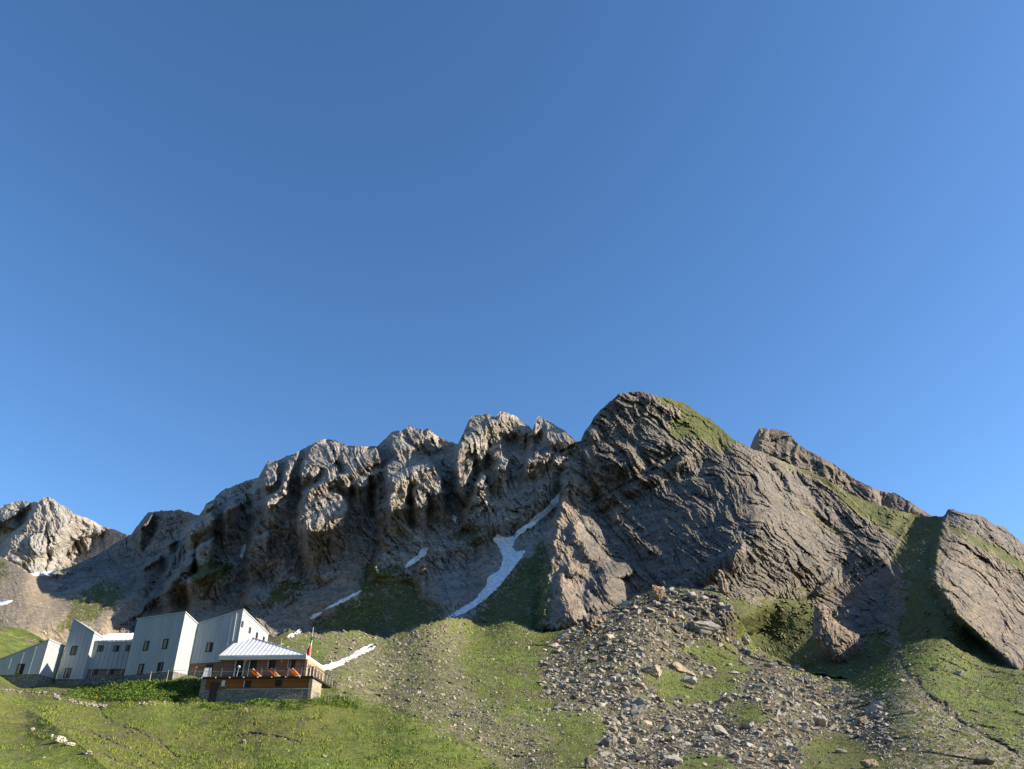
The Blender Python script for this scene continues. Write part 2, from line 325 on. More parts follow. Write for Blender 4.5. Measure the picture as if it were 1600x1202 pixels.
# ------------------------------------------------------------------ material masks by place
GRASS = [[(700,820),(730,815),(765,850),(778,866),(745,858),(705,838)],[(470,990),(560,930),(650,900),(662,940),(690,962),(600,1000)],[(420,930),(470,898),(482,910),(440,945),(400,958)],[(560,890),(590,880),(640,900),(560,930)],[(420,925),(460,905),(470,915),(430,945)],
 [(1030,618),(1075,628),(1107,648),(1145,680),(1155,700),(1130,706),(1100,696),(1085,690),(1062,690),(1040,680),(1047,662),(1058,652),(1075,650),(1060,640),(1034,634),(1026,628)],[(1186,703),(1230,720),(1290,742),(1310,764),(1290,758),(1240,735)],
 [(1300,762),(1360,785),(1445,803),(1432,830),(1412,852),(1380,832),(1345,808),(1310,780)],[(1480,818),(1500,823),(1560,853),(1600,878),(1660,915),(1660,935),(1600,897),(1540,862),(1484,835)],[(1100,935),(1218,938),(1205,960),(1170,990),(1130,1000)],
 [(295,905),(310,895),(325,888),(352,884),(345,892),(325,897),(308,908),(297,910)],[(285,895),(300,880),(345,870),(370,890),(340,915),(300,915)],[(120,930),(165,903),(205,930),(150,965),(90,990)],[(-420,850),(0,868),(12,885),(8,905),(-420,940)],
 [(735,975),(760,930),(800,890),(840,850),(862,860),(860,920),(852,1000),(740,1000)],[(1300,903),(1312,908),(1300,928),(1282,926)],[(1240,775),(1290,812),(1340,850),(1330,852),(1290,830)],[(640,930),(700,960),(690,985),(600,990)]]
SCREE_STREAM = [(1405,905),(1418,905),(1412,940),(1400,980),(1398,1010),(1408,1040),(1436,1075),(1496,1128),(1560,1168),(1640,1206),(1640,1212),(1500,1142),(1424,1082),(1390,1045),(1385,1000),(1380,960)]
OCHRE = [[(893,720),(905,740),(905,800),(915,870),(900,970),(850,980),(862,880),(880,790)],[(905,690),(925,690),(945,760),(985,800),(960,815),(925,740)],[(1290,940),(1310,950),(1345,1000),(1330,1040),(1280,1000),(1268,960)],[(666,830),(680,870),(690,940),(670,950),(645,910)],[(586,790),(603,800),(606,850),(590,860)],[(383,880),(397,870),(392,950),(380,950)],[(1470,810),(1640,900),(1640,1060),(1560,1040),(1460,910)],[(925,665),(960,690),(1000,712),(980,720),(930,690)],[(1060,722),(1072,706),(1086,704),(1078,724),(1070,735)],[(1147,890),(1166,850),(1150,848),(1140,890)]]
BOULDER = [(880,985),(925,965),(965,945),(1000,925),(1040,912),(1100,918),(1150,930),(1165,960),(1130,990),(1185,1010),(1250,1050),(1330,1070),(1380,1100),(1400,1150),(1380,1215),(960,1215),(900,1170),(880,1120),(850,1080),(840,1040)]
BOULDER_GRASS = [[(1000,1060),(1050,1050),(1100,1055),(1150,1060),(1150,1080),(1090,1100),(1030,1095)],[(1060,1010),(1120,1000),(1150,1020),(1180,1050),(1130,1060),(1090,1030)],[(880,1110),(930,1110),(945,1140),(920,1200),(860,1190)],[(1260,1150),(1330,1150),(1420,1215),(1250,1215)],[(1060,1190),(1120,1180),(1180,1215),(1050,1215)],[(1140,1100),(1190,1095),(1200,1130),(1150,1130)]]
BROWN = [(430,990),(560,985),(640,985),(700,966),(740,975),(720,1040),(760,1100),(850,1130),(880,1215),(810,1215),(700,1140),(600,1100),(540,1085),(505,1060),(520,1010)]
MEADOW = [(-500,1085),(0,1085),(60,1090),(130,1100),(250,1097),(320,1092),(490,1092),(540,1088),(590,1105),(650,1130),(700,1155),(760,1190),(800,1215),(800,1400),(-500,1400)]
KNOLL = [(-500,1075),(0,1094),(40,1105),(75,1125),(110,1150),(140,1175),(165,1198),(185,1215),(185,1500),(-500,1500)]
KNOLL_SKY = pl([(-500,1080),(0,1094),(40,1105),(75,1125),(110,1150),(140,1175),(165,1198),(185,1215)])
KNOLL_ROCK = [[(75,1150),(85,1150),(88,1146),(100,1152),(95,1158),(115,1165),(118,1170),(92,1169),(84,1160)],[(124,1172),(135,1176),(146,1182),(135,1180)],[(48,1140),(53,1143),(50,1147)]]
PATHS = [[(155,1105),(163,1120),(185,1135),(215,1143),(245,1155),(262,1172),(280,1185)],[(110,1138),(140,1143),(170,1158),(195,1167),(225,1185),(250,1202)],[(150,1175),(185,1190),(220,1202)],[(0,1078),(40,1083),(90,1085),(105,1080)],[(150,1152),(175,1149),(206,1145)],[(370,1150),(400,1146),(440,1152),(465,1160)]]
def polydist(u, v, P):
    d = np.full(u.shape, 1e9)
    for (xa, ya), (xb, yb) in zip(P[:-1], P[1:]):
        L2 = (xb - xa) ** 2 + (yb - ya) ** 2
        t = np.clip(((u - xa) * (xb - xa) + (v - ya) * (yb - ya)) / L2, 0, 1)
        d = np.minimum(d, np.hypot(u - xa - t * (xb - xa), v - ya - t * (yb - ya)))
    return d

# ------------------------------------------------------------------ the one sheet
DU = 1.5
GU = np.arange(-420, 2020 + .1, DU)
NB = 6                                                      # rows behind the skyline
w = np.concatenate([np.linspace(0, 1, 375), ])
VB = 1215.0
jag = gn(GU / 13, GU * 0, 71) * 1.8 + gn(GU / 5, GU * 0, 72) * 1.3 + gn(GU / 2.2, GU * 0, 73) * .7
jag = jag * sst(150, 230, GU)
vtop_j = VTOP(GU) + jag
V = vtop_j[None, :] + (VB - vtop_j)[None, :] * w[:, None]
ext = np.array([1221, 1230, 1244, 1265, 1290, 1325, 1370, 1430, 1520, 1650, 1830, 2000])[:, None] + 0 * GU[None, :]
V = np.concatenate([V, ext], 0)
Ug = GU[None, :] + 0 * V
crest = (VCREST(GU) + (gn(GU / 17, GU * 0, 74) * 2 + gn(GU / 5, GU * 0, 75) * 1.6) * sst(330, 400, GU))[None, :]
front = V > crest
Cg, dYg = relief(GU, B_BASE, VTOP, lambda u: VCREST(u) + 30, lit_class, ribs)
Yback = B_BASE(Ug, V)
Sb = scale(Ug, V, Yback)
Yback_r = Yback + sample_relief(Cg, dYg, GU, V)
for _u in (740, 790, 850, 900, 950, 1000, 1040, 1080, 1120, 1132, 1146, 1160, 1172, 1184, 1220, 1260, 1330, 1395, 1470, 1540, 1600, 1750, 2020):
    _v = float(VCREST(_u)); _j = int((_u - GU[0]) / DU); _fp.append((_u, _v, float(np.interp(_v - 2, V[:, _j], Yback_r[:, _j])) * .985))
F_BASE = RBF(_fp)
wu = Ug + gn(Ug / 14, V / 14, 31) * 5 + gn(Ug / 5, V / 5, 32) * 2.5; wv = V + gn(Ug / 14, V / 14, 33) * 5 + gn(Ug / 5, V / 5, 34) * 2.5
grass = np.zeros(V.shape); ochre = np.zeros(V.shape); dirt = np.zeros(V.shape); pale = np.zeros(V.shape)
for P in GRASS: grass = np.maximum(grass, inpoly(wu, wv, P) * 1.0)
grass = np.maximum(grass, inpoly(wu, wv, SH_GULLY) * ~inpoly(wu, wv, [(1255,930),(1330,870),(1400,880),(1405,960),(1370,985),(1330,1000),(1300,960)]) * (V > 805))
for P in OCHRE: ochre = np.maximum(ochre, inpoly(wu, wv, P) * (.45 if P[0][0] == 1470 else .9))
scree_l = inpoly(wu, wv, LIT_SCREE); dirt = np.maximum(dirt, scree_l * .75)
low = inpoly(wu, wv, [(395,975),(480,925),(560,880),(600,900),(650,905),(690,960),(700,1000),(380,1010),(200,1000),(240,950),(300,930),(380,950)])
dirt = np.maximum(dirt, low * .45)
one = np.ones(V.shape)
sp1 = fbm(Ug / 22, V / 14, 401, 3) ; sp2 = gn(Ug / 4, V / 2.6, 402) + gn(Ug / 2.3, V / 1.7, 403) * .8
bedn = gn((Ug * .72 + V * .69) / 46, (-Ug * .69 + V * .72) / 5.5, 411) + .7 * gn((Ug * .72 + V * .69) / 20, (-Ug * .69 + V * .72) / 2.6, 412)
def rag(m, n=5, a=.42, b=.34, lo=.38, hi=.62): return sst(lo, hi, _blur(m, one, 2, n) + sp1 * a * .5 + sp2 * b * .5)
hig = inpoly(wu, wv, GRASS[5]) | inpoly(wu, wv, GRASS[7])
ochre = np.maximum(ochre, np.where(front, 0, ribs(Ug, V, True)[1]) * (Ug < 1000))
grass = np.where((Ug > 950) & (V < 905), sst(.30, .85, _blur(grass, one, 2, 5) * 1.0 + bedn * .42 + sp2 * .12) * .8, rag(grass, 8, 1.1, .7, .3, .75) * .8); ochre = rag(ochre, 4); dirt = _blur(dirt, one, 2, 4)
dirt = np.where(grass > .05, np.maximum(dirt, .8), dirt)
Yf = F_BASE(Ug, np.minimum(V, 1300))
zr = ray(Ug, V); 
# close ground: from the lower photo edge down to below the camera
tt = np.clip((V - 1202) / (2000 - 1202), 0, 1)
Yn = np.exp(np.log(np.maximum(F_BASE(Ug, V * 0 + 1202), 20)) * (1 - tt) + np.log(4.2) * tt)
Yflat = 1.65 / np.maximum(-zr[2] / zr[1], 1e-3)
Yn = np.where(V > 1400, np.minimum(Yn, Yflat), Yn)
Yf = np.where(V > 1202, Yn, Yf)
# knoll in front on the left
kn = V > KNOLL_SKY(Ug)
kn &= (Ug < 185)
kb = np.clip((V - KNOLL_SKY(Ug)) / 110.0, 0, 1)
Yf = np.where(kn, Yf * (1 - .17 * (1 - kb) ** 1.5), Yf)
# meadow edge stands a little in front of the rubble
med = inpoly(wu, wv, MEADOW) | ((V > 1215) & (Ug < 800))
Yf = np.where(front & med & (V > 1088), Yf * (1 - .025 * sst(500, 620, Ug)), Yf)
Ym = np.where(front, Yf, Yback_r)
# rock in front zone?
bould = inpoly(wu, wv, BOULDER) & front
for P in BOULDER_GRASS: bould &= ~inpoly(wu, wv, P)
brown = inpoly(wu, wv, BROWN) & front & ~med
bf_, wf_ = rag(bould * 1.0, 9, 1.1, .8, .3, .7), rag(brown * 1.0, 12, 1.0, .8, .25, .75)
med_s = _blur(med * 1.0, one, 1, 2)
grass = np.where(front, np.where(med, 1.0, 1 - np.maximum(bf_ * .86, wf_ * .45) - .12 * (sp2 > .5)), grass)
dirt = np.where(front, np.where(med, .25, np.maximum(wf_ * .8, .5 + .3 * np.clip(sp1 + sp2 * .3, -1, 1) - bf_ * .3)), dirt)
ochre = np.where(front, 0, ochre)
for P in [SCREE_STREAM]:
    sd_ = polydist(wu, wv, [(1408,910),(1396,985),(1400,1012),(1414,1045),(1440,1078),(1500,1130),(1560,1162),(1640,1206)])
    m = np.maximum(rag(inpoly(wu, wv, P) * 1.0, 5, 1.4, .9, .35, .7), np.clip(1.3 - sd_ / 7.0, 0, 1)); grass = grass * (1 - .85 * m); dirt = np.where(m > .5, .35, dirt); bf_ = np.maximum(bf_, m * .8)
strip = inpoly(wu, wv, [(1340,1080),(1440,1075),(1520,1130),(1620,1200),(1620,1215),(1400,1215),(1380,1150)])
grass = np.where(strip & ((gn(Ug / 20, V / 8, 91) + gn(Ug / 7, V / 5, 92)) > .05), .2, grass)
# noise in depth
ang = R(48)
bl = sst(860, 940, Ug); na, nb = rock_noise(Ug, V, R(60), 100), rock_noise(Ug, V, R(43), 200)
litp = np.zeros(V.shape)
for P in LIT: litp = np.maximum(litp, inpoly(wu, wv, P) * 1.0)
rn = (na[0] * (1 - bl) + nb[0] * bl) * (.5 - .4 * litp) + (na[1] * (1 - bl) + nb[1] * bl * 1.3) * (1.0 - .42 * litp)
rough = (1 - grass * (.82 + .14 * (Ug > 1100) * (V > 905))) * (1 - scree_l * .8) * (1 - low * .55)
scr = fbm(Ug / 16, V / 9, 55, 3) * 1.0 + cells(Ug / 5, V / 3.5, 57) * 1.1
edge = sst(0, 10, V - vtop_j[None, :])
Yb_n = Ym - (rn * rough * 1.15 + scr * (1 - rough) * .8) * Sb * (.35 + .65 * edge)
# front noise: true ground roughness in metres
Xf = zr[0] / zr[1] * Yf
near = np.clip(Yf / 90.0, .25, 3)
gr = fbm(Xf / 9, Yf / 16, 81, 3) * .45 + fbm(Xf / 2.0, Yf / 4.0, 83, 3) * .16
br = cells(Xf / 2.2, Yf / 3.6, 87) * .8 + cells(Xf / .9, Yf / 1.6, 88) * .35
nf = gr * (.5 + .5 * near) + np.where(bould | brown, br * near * .3, 0)
pth = np.full(V.shape, 1e9)
for P in PATHS: pth = np.minimum(pth, polydist(wu * .5 + Ug * .5, wv * .5 + V * .5, P))
pth = np.where(front, pth, 1e9)
groove = np.exp(-(pth / 2.2) ** 2)
dirt = np.where(front, np.maximum(dirt, .5 * np.clip(1.25 - pth / 2.4, 0, 1)), dirt); grass = np.where(front, grass * np.clip(pth / 3.0, 0, 1), grass)
slope_f = 1.0 / np.maximum(.15, .3)
fade = np.where(V > 1215, .3, 1.0) * sst(0, 8, V - crest)
Yf_n = Ym - nf * slope_f * fade + groove * 1.1 * (.4 + sp2 * .5) + 3.0 * np.exp(-(sd_ / 4.5) ** 2)
for P in []: pale = np.maximum(pale, inpoly(wu * .5 + Ug * .5, wv * .5 + V * .5, P) * 1.0)
YY = np.where(front, Yf_n, Yb_n)
P3 = at(Ug, V, YY)
# rows behind the skyline
back = []
for i in range(1, NB + 1):
    b = P3[0].copy(); b[:, 1] += 14.0 * i ** 1.4; b[:, 2] -= 13.0 * i ** 1.45; back.append(b)
    
P3 = np.concatenate([np.array(back[::-1]), P3], 0)
def padt(a): return np.concatenate([np.repeat(a[:1], NB, 0), a], 0)
bf_ = np.maximum(bf_, .9 * np.clip(1.3 - pth / 2.2, 0, 1) * (Ug < 560))  # path furrows darkened: soil colour with the furrow shadow painted in
tone = np.stack([padt(np.maximum(sst(850, 950, Ug), .75 * (1 - sst(220, 330, Ug)) * (1 - scree_l)) * (1.0 - front)), padt(bf_ * front), padt(grass * 0), padt(grass * 0 + 1)], -1)  # left end of the ridge: shade put into the rock colour
mask = np.stack([padt(grass), padt(ochre), padt(dirt), padt(pale)], -1)
NR, NC = P3.shape[:2]
idx = np.arange(NR * NC).reshape(NR, NC)
quads = np.stack([idx[:-1, :-1], idx[1:, :-1], idx[1:, 1:], idx[:-1, 1:]], -1)
qu = padt(Ug)[:-1, :-1] + DU / 2; qv = padt(V)[1:, 1:]
qf = padt(front.astype(float))[1:, 1:] > .5
def surf_depth(u, v):
    """depth of the built ground at a photo pixel (bilinear)"""
    u = np.atleast_1d(np.asarray(u, float)); v = np.atleast_1d(np.asarray(v, float))
    j = np.clip(((u - GU[0]) / DU).round().astype(int), 0, len(GU) - 1)
    out = np.zeros(len(u))
    for n_, (jj, vv) in enumerate(zip(j, v)):
        out[n_] = np.interp(vv, V[:, jj], YY[:, jj])
    return out
def ground_at(u, v): return at(np.atleast_1d(u), np.atleast_1d(v), surf_depth(u, v))
REG = np.zeros(qu.shape, int)            # 0 ridge
REG[(qu > 905) & ~qf] = 1                # main peak
REG[inpoly(qu, qv, [(1455,790),(1475,790),(1900,700),(2100,700),(2100,1200),(1595,1052),(1500,968),(1458,905),(1466,850)]) & ~qf] = 2
REG[inpoly(qu, qv, LIT_SCREE) & ~qf] = 3
REG[inpoly(qu, qv, SH_GULLY) & ~qf] = 4
REG[qf] = 5
REG[qf & (inpoly(qu, qv, MEADOW) | ((qv > 1215) & (qu < 800)))] = 6
REG[qf & (qv < 1092) & (qu < 500)] = 6
REG[qf & inpoly(qu, qv, KNOLL) & (qu < 185)] = 7
REGN = [('mountain_ridge', 'jagged grey mountain ridge mostly in shadow with sunlit crags, left of the main peak', 'mountain'),
 ('mountain_peak', 'broad grey main peak with grass on its sloping summit, highest of the skyline', 'mountain'),
 ('rock_slab', 'brown tilted rock slab cut by the right edge of the photo, beyond the grassy gully', 'mountain'),
 ('scree_slope', 'sunlit brown scree slope behind the metal clad hut at far left', 'hillside'),
 ('grassy_gully', 'dark green shaded gully between the main peak and the tilted slab', 'gully'),
 ('boulder_slope', 'stony slope of grass and rubble below the cliffs', 'slope'),
 ('meadow', 'green alpine meadow around and below the hut', 'meadow'),
 ('grassy_knoll', 'smooth grassy knoll with a bare pale patch in the lower left corner', 'hill')]
# ================================================================== MATERIALS
class NT:
    def __init__(s, name):
        s.m = bpy.data.materials.new(name); s.m.use_nodes = True; s.t = s.m.node_tree; s.n = s.t.nodes
        s.b = s.n['Principled BSDF']; s.b.inputs['Roughness'].default_value = .9; s.b.inputs['Specular IOR Level'].default_value = .2
    def node(s, typ, **kw):
        n = s.n.new(typ)
        for k, v in kw.items():
            if k.startswith('i_'):
                n.inputs[int(k[2:]) if k[2:].isdigit() else k[2:]].default_value = v
            else: setattr(n, k, v)
        return n
    def link(s, a, b): s.t.links.new(a, b)
    def pos(s, scale=(1, 1, 1), rot=(0, 0, 0), obj=False):
        g = s.node('ShaderNodeTexCoord') if obj else s.node('ShaderNodeNewGeometry')
        mp = s.node('ShaderNodeMapping'); mp.inputs['Scale'].default_value = scale; mp.inputs['Rotation'].default_value = rot
        s.link(g.outputs['Object' if obj else 'Position'], mp.inputs[0]); return mp.outputs[0]
    def noise(s, vec, scale=1.0, detail=4, rough=.55, dist=0.0):
        n = s.node('ShaderNodeTexNoise'); n.inputs['Scale'].default_value = scale; n.inputs['Detail'].default_value = detail
        n.inputs['Roughness'].default_value = rough; n.inputs['Distortion'].default_value = dist
        if vec is not None: s.link(vec, n.inputs['Vector'])
        return n.outputs['Fac']
    def ramp(s, fac, stops):
        r = s.node('ShaderNodeValToRGB'); e = r.color_ramp.elements
        while len(e) < len(stops): e.new(.5)
        for el, (p, c) in zip(e, stops): el.position = p; el.color = tuple(c) + (1,) if len(c) == 3 else c
        s.link(fac, r.inputs[0]); return r.outputs[0]
    def mix(s, fac, a, b, mode='MIX'):
        m = s.node('ShaderNodeMix', data_type='RGBA', blend_type=mode)
        for sock, val in ((m.inputs[0], fac), (m.inputs[6], a), (m.inputs[7], b)):
            if isinstance(val, (int, float)): sock.default_value = val
            elif isinstance(val, tuple): sock.default_value = val + (1,) if len(val) == 3 else val
            else: s.link(val, sock)
        return m.outputs[2]
    def math(s, op, a, b=0.0):
        m = s.node('ShaderNodeMath', operation=op)
        for sock, val in ((m.inputs[0], a), (m.inputs[1], b)):
            if isinstance(val, (int, float)): sock.default_value = val
            else: s.link(val, sock)
        return m.outputs[0]
    def bump(s, h, strength=.5, dist=.1):
        b = s.node('ShaderNodeBump'); b.inputs['Strength'].default_value = strength; b.inputs['Distance'].default_value = dist
        s.link(h, b.inputs['Height']); s.link(b.outputs[0], s.b.inputs['Normal'])
    def col(s, c):
        if isinstance(c, tuple): s.b.inputs['Base Color'].default_value = c + (1,)
        else: s.link(c, s.b.inputs['Base Color'])
def terrain_mat(name, rk_a, rk_b, far=1.0):
    k = NT(name)
    at_ = k.node('ShaderNodeAttribute', attribute_name='mask')
    sp = k.node('ShaderNodeSeparateColor'); k.link(at_.outputs['Color'], sp.inputs[0])
    gmask, omask, dmask, pmask = sp.outputs[0], sp.outputs[1], sp.outputs[2], at_.outputs['Alpha']
    p = k.pos(); st = k.pos((.12, .05, .5), (0, R(-48), 0))
    big = k.noise(p, .035 * far, 4); mid = k.noise(p, .35 * far, 5, .65); fine = k.noise(p, 2.2 * far, 4, .7); strat = k.noise(st, .55 * far, 5, .6, .4)
    rock = k.ramp(strat, [(.3, rk_a), (.72, rk_b)])
    rock = k.mix(k.math('MULTIPLY', k.ramp(big, [(.45, (0, 0, 0)), (.65, (1, 1, 1))]), .45), rock, (.25, .185, .125))
    cr = k.noise(k.pos((.35, .15, 1.3), (0, R(-50), 0)), .42 * far, 4, .6, .6)
    crk = k.ramp(cr, [(.455, (0, 0, 0)), (.49, (1, 1, 1)), (.525, (0, 0, 0))])
    vo = k.node('ShaderNodeTexVoronoi', feature='DISTANCE_TO_EDGE'); vo.inputs['Scale'].default_value = .16 * far; k.link(k.pos((.8, .5, 1.5), (0, R(-35), 0)), vo.inputs['Vector'])
    jn = k.ramp(vo.outputs['Distance'], [(.0, (1, 1, 1)), (.07, (0, 0, 0))])
    crk = k.math('MAXIMUM', k.math('MULTIPLY', crk, .55), k.math('MULTIPLY', jn, k.math('MULTIPLY', mid, .8)))
    rock = k.mix(crk, rock, (.06, .058, .056))
    rock = k.mix(k.ramp(mid, [(.35, (.45, .45, .45)), (.6, (0, 0, 0))]), rock, (.085, .085, .085))
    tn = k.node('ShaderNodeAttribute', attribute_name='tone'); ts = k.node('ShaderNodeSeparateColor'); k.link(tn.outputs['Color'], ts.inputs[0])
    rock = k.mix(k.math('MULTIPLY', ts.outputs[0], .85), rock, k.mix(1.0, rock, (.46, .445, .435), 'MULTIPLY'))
    och = k.ramp(mid, [(.3, (.15, .115, .085)), (.62, (.30, .215, .145))])
    of = k.math('MULTIPLY', omask, k.ramp(strat, [(.36, (.2, .2, .2)), (.6, (.95, .95, .95))]))
    rock = k.mix(of, rock, och)
    d = k.ramp(mid, [(.3, (.12, .095, .062)), (.5, (.20, .16, .11)), (.75, (.36, .30, .22))])
    rock = k.mix(dmask, rock, d)
    rock = k.mix(ts.outputs[1], rock, k.mix(1.0, rock, (.38, .35, .30), 'MULTIPLY'))  # ground under boulders: dark soil plus painted shade of the gaps
    g1 = k.ramp(mid, [(.28, (.06, .10, .016)), (.5, (.15, .215, .030)), (.72, (.25, .285, .05))])
    g2 = k.mix(k.ramp(big, [(.38, (0, 0, 0)), (.66, (1, 1, 1))]), g1, (.135, .125, .035))
    g2 = k.mix(k.ramp(fine, [(.35, (.5, .5, .5)), (.6, (0, 0, 0))]), g2, (.028, .042, .010))
    g2 = k.mix(k.math('MULTIPLY', dmask, .95), g2, k.ramp(mid, [(.3, (.035, .042, .014)), (.7, (.105, .100, .040))]))
    gf = k.math('SUBTRACT', k.math('MULTIPLY', gmask, 1.75), k.math('MULTIPLY', k.ramp(fine, [(.4, (0, 0, 0)), (.75, (1, 1, 1))]), .75))
    cl = k.node('ShaderNodeClamp'); k.link(gf, cl.inputs[0])
    c = k.mix(cl.outputs[0], rock, g2)
    c = k.mix(pmask, c, (.62, .56, .46))
    k.col(c)
    h = k.math('ADD', k.math('MULTIPLY', mid, .8), k.math('ADD', fine, k.math('MULTIPLY', strat, .6)))
    k.bump(h, .55, .35 / far)
    return k.m
M_ROCK = terrain_mat('alpine_ground', (.21, .195, .175), (.51, .45, .375))
M_FAR = terrain_mat('pale_far_rock', (.30, .28, .25), (.44, .41, .36), .6)
mob = {}
for r, (nm, lab, cat) in enumerate(REGN):
    sel = REG == r
    q = quads[sel]
    if len(q) == 0: continue
    used, inv = np.unique(q.ravel(), return_inverse=True)
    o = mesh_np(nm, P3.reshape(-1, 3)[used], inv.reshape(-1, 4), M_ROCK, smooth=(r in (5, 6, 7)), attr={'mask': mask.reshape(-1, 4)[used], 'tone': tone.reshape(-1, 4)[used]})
    tag(o, lab, cat, kind='structure'); mob[nm] = o
# ground behind and beside the viewer
xs = np.linspace(-160, 160, 81); ys = np.linspace(-120, 12, 40)
gx, gy = np.meshgrid(xs, ys); gz = -1.75 + fbm(gx / 9, gy / 9, 5, 3) * .12 - np.clip(np.abs(gx) / 160, 0, 1) * .5 - np.clip(-gy / 120, 0, 1) * 6
gV = np.stack([gx, gy, gz], -1).reshape(-1, 3); gi = np.arange(len(gV)).reshape(gx.shape)
gq = np.stack([gi[:-1, :-1], gi[:-1, 1:], gi[1:, 1:], gi[1:, :-1]], -1).reshape(-1, 4)
gm = np.zeros((len(gV), 4)); gm[:, 0] = 1
tag(mesh_np('ground', gV, gq, M_ROCK, True, {'mask': gm}), 'short grass on the ground at the viewer, below the photo edge', 'ground', kind='structure')

# ------------------------------------------------------------------ separate sheets with real backs: far peak and spire
def rock_sheet(name, U, vtop, vbot, nrow, base, classes, seed, angd, amp, thick, mat, masks, jamp, ribf=None, S0=1.0, stop_R=26.0):
    C, dY = relief(U, base, vtop, vbot, classes, ribf, stop_R)
    j = (gn(U / 11, U * 0, seed + 71) * 1.5 + gn(U / 4, U * 0, seed + 72) * 1.1) * jamp
    vt = vtop(U) + j; ww = np.linspace(0, 1, nrow)[:, None]
    Vv = vt[None] + (vbot(U) - vt)[None] * ww; Uu = U[None] + 0 * Vv
    Yb = base(Uu, Vv); S = scale(Uu, Vv, Yb)
    Y = Yb + sample_relief(C, dY, U, Vv) - sum(rock_noise(Uu, Vv, R(angd), seed)) * S * amp * (.3 + .7 * sst(0, 9, Vv - vt[None]))
    A = at(Uu, Vv, Y)
    Bk = A.copy(); Bk[:, :, 1] += thick * (.12 + .88 * ww) ; Bk[0] = A[0] + np.array([0, thick * .12, -1.5])
    n, m = Vv.shape; P = np.concatenate([A.reshape(-1, 3), Bk.reshape(-1, 3)], 0)
    i = np.arange(n * m).reshape(n, m); k = i + n * m
    f = [np.stack([i[:-1, :-1], i[1:, :-1], i[1:, 1:], i[:-1, 1:]], -1).reshape(-1, 4), np.stack([k[:-1, :-1], k[:-1, 1:], k[1:, 1:], k[1:, :-1]], -1).reshape(-1, 4),
         np.stack([i[0, :-1], i[0, 1:], k[0, 1:], k[0, :-1]], -1), np.stack([i[:-1, 0], k[:-1, 0], k[1:, 0], i[1:, 0]], -1), np.stack([i[:-1, -1], i[1:, -1], k[1:, -1], k[:-1, -1]], -1),
         np.stack([i[-1, :-1], k[-1, :-1], k[-1, 1:], i[-1, 1:]], -1)]
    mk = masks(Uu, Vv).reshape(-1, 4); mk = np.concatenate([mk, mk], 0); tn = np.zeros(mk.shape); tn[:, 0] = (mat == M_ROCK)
    return mesh_np(name, P, np.concatenate(f, 0), mat, False, {'mask': mk, 'tone': tn})
FT = pl([(-300,830),(-100,800),(0,794),(8,788),(14,788),(22,784),(30,783),(38,782),(44,786),(52,784),(59,785),(66,778),(73,776),(82,779),(92,788),(100,790),(112,800),(122,805),(140,811),(155,820),(170,826),(178,827),(190,832),(205,838),(240,850),(300,870),(400,900)])
FSH = [[(-300,840),(0,815),(14,812),(30,798),(45,789),(58,783),(60,790),(52,803),(44,817),(28,830),(16,842),(16,855),(10,868),(-300,900)],[(176,824),(160,831),(142,836),(120,841),(110,856),(102,866),(98,878),(84,893),(84,960),(420,960),(420,880),(205,834)],
 [(29,868),(36,870),(44,880),(46,886),(52,897),(44,894),(36,884)],[(74,862),(81,858),(83,870),(78,880),(72,896),(69,890),(73,876)]]
def fclass(u, v):
    wu = u + gn(u / 9, v / 9, 161) * 2.5; wv = v + gn(u / 9, v / 9, 163) * 2.5
    lit = np.ones(u.shape, bool)
    for P in FSH: lit &= ~inpoly(wu, wv, P)
    return lit, np.where(lit, .55, 0), np.ones(u.shape)
fb = RBF([(-300,830,1230),(-300,930,1150),(0,790,1200),(0,930,1080),(70,778,1180),(80,930,1020),(150,822,1190),(150,930,1040),(300,870,1030),(300,950,930),(400,900,900),(400,950,840)])
FU = np.arange(-300, 400.1, 1.25)
o = rock_sheet('distant_peak', FU, FT, lambda u: 940 + 0 * u, 130, fb, fclass, 300, 62, .8, 260, M_FAR, lambda u, v: np.zeros(u.shape + (4,)), .7)
tag(o, 'pale sunlit pyramid peak far behind the scree at the left edge', 'mountain', kind='structure')
ST = pl([(1187,669),(1192,669),(1203,671),(1212,670),(1225,674),(1234,678),(1240,685),(1247,694),(1258,701),(1275,710),(1300,724),(1316,734),(1335,748),(1354,758),(1368,764),(1392,771),(1395,769),(1415,780),(1435,793),(1450,803),(1475,815)])
SB2 = pl([(1180,722),(1210,732),(1290,770),(1390,815),(1475,835)])
sb = lambda u, v: B_BASE(np.full(np.shape(u), 1300.0), np.full(np.shape(u), 750.0)) * 1.10 + (u - 1190) * .12 - (v - 740) * .35
def sclass(u, v):
    lit = np.ones(u.shape, bool)
    for P in ([(1372,766),(1392,772),(1400,792),(1376,790)], [(1318,740),(1340,752),(1350,775),(1330,765)]): lit &= ~inpoly(u, v, P)
    return lit, np.full(u.shape, -.16), .4 + 0 * u
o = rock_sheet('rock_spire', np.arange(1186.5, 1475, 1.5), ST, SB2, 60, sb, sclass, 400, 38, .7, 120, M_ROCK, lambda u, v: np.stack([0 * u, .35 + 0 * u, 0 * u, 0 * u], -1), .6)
tag(o, 'thin leaning rock spire with a sheer left end behind the main peak', 'mountain', kind='structure')

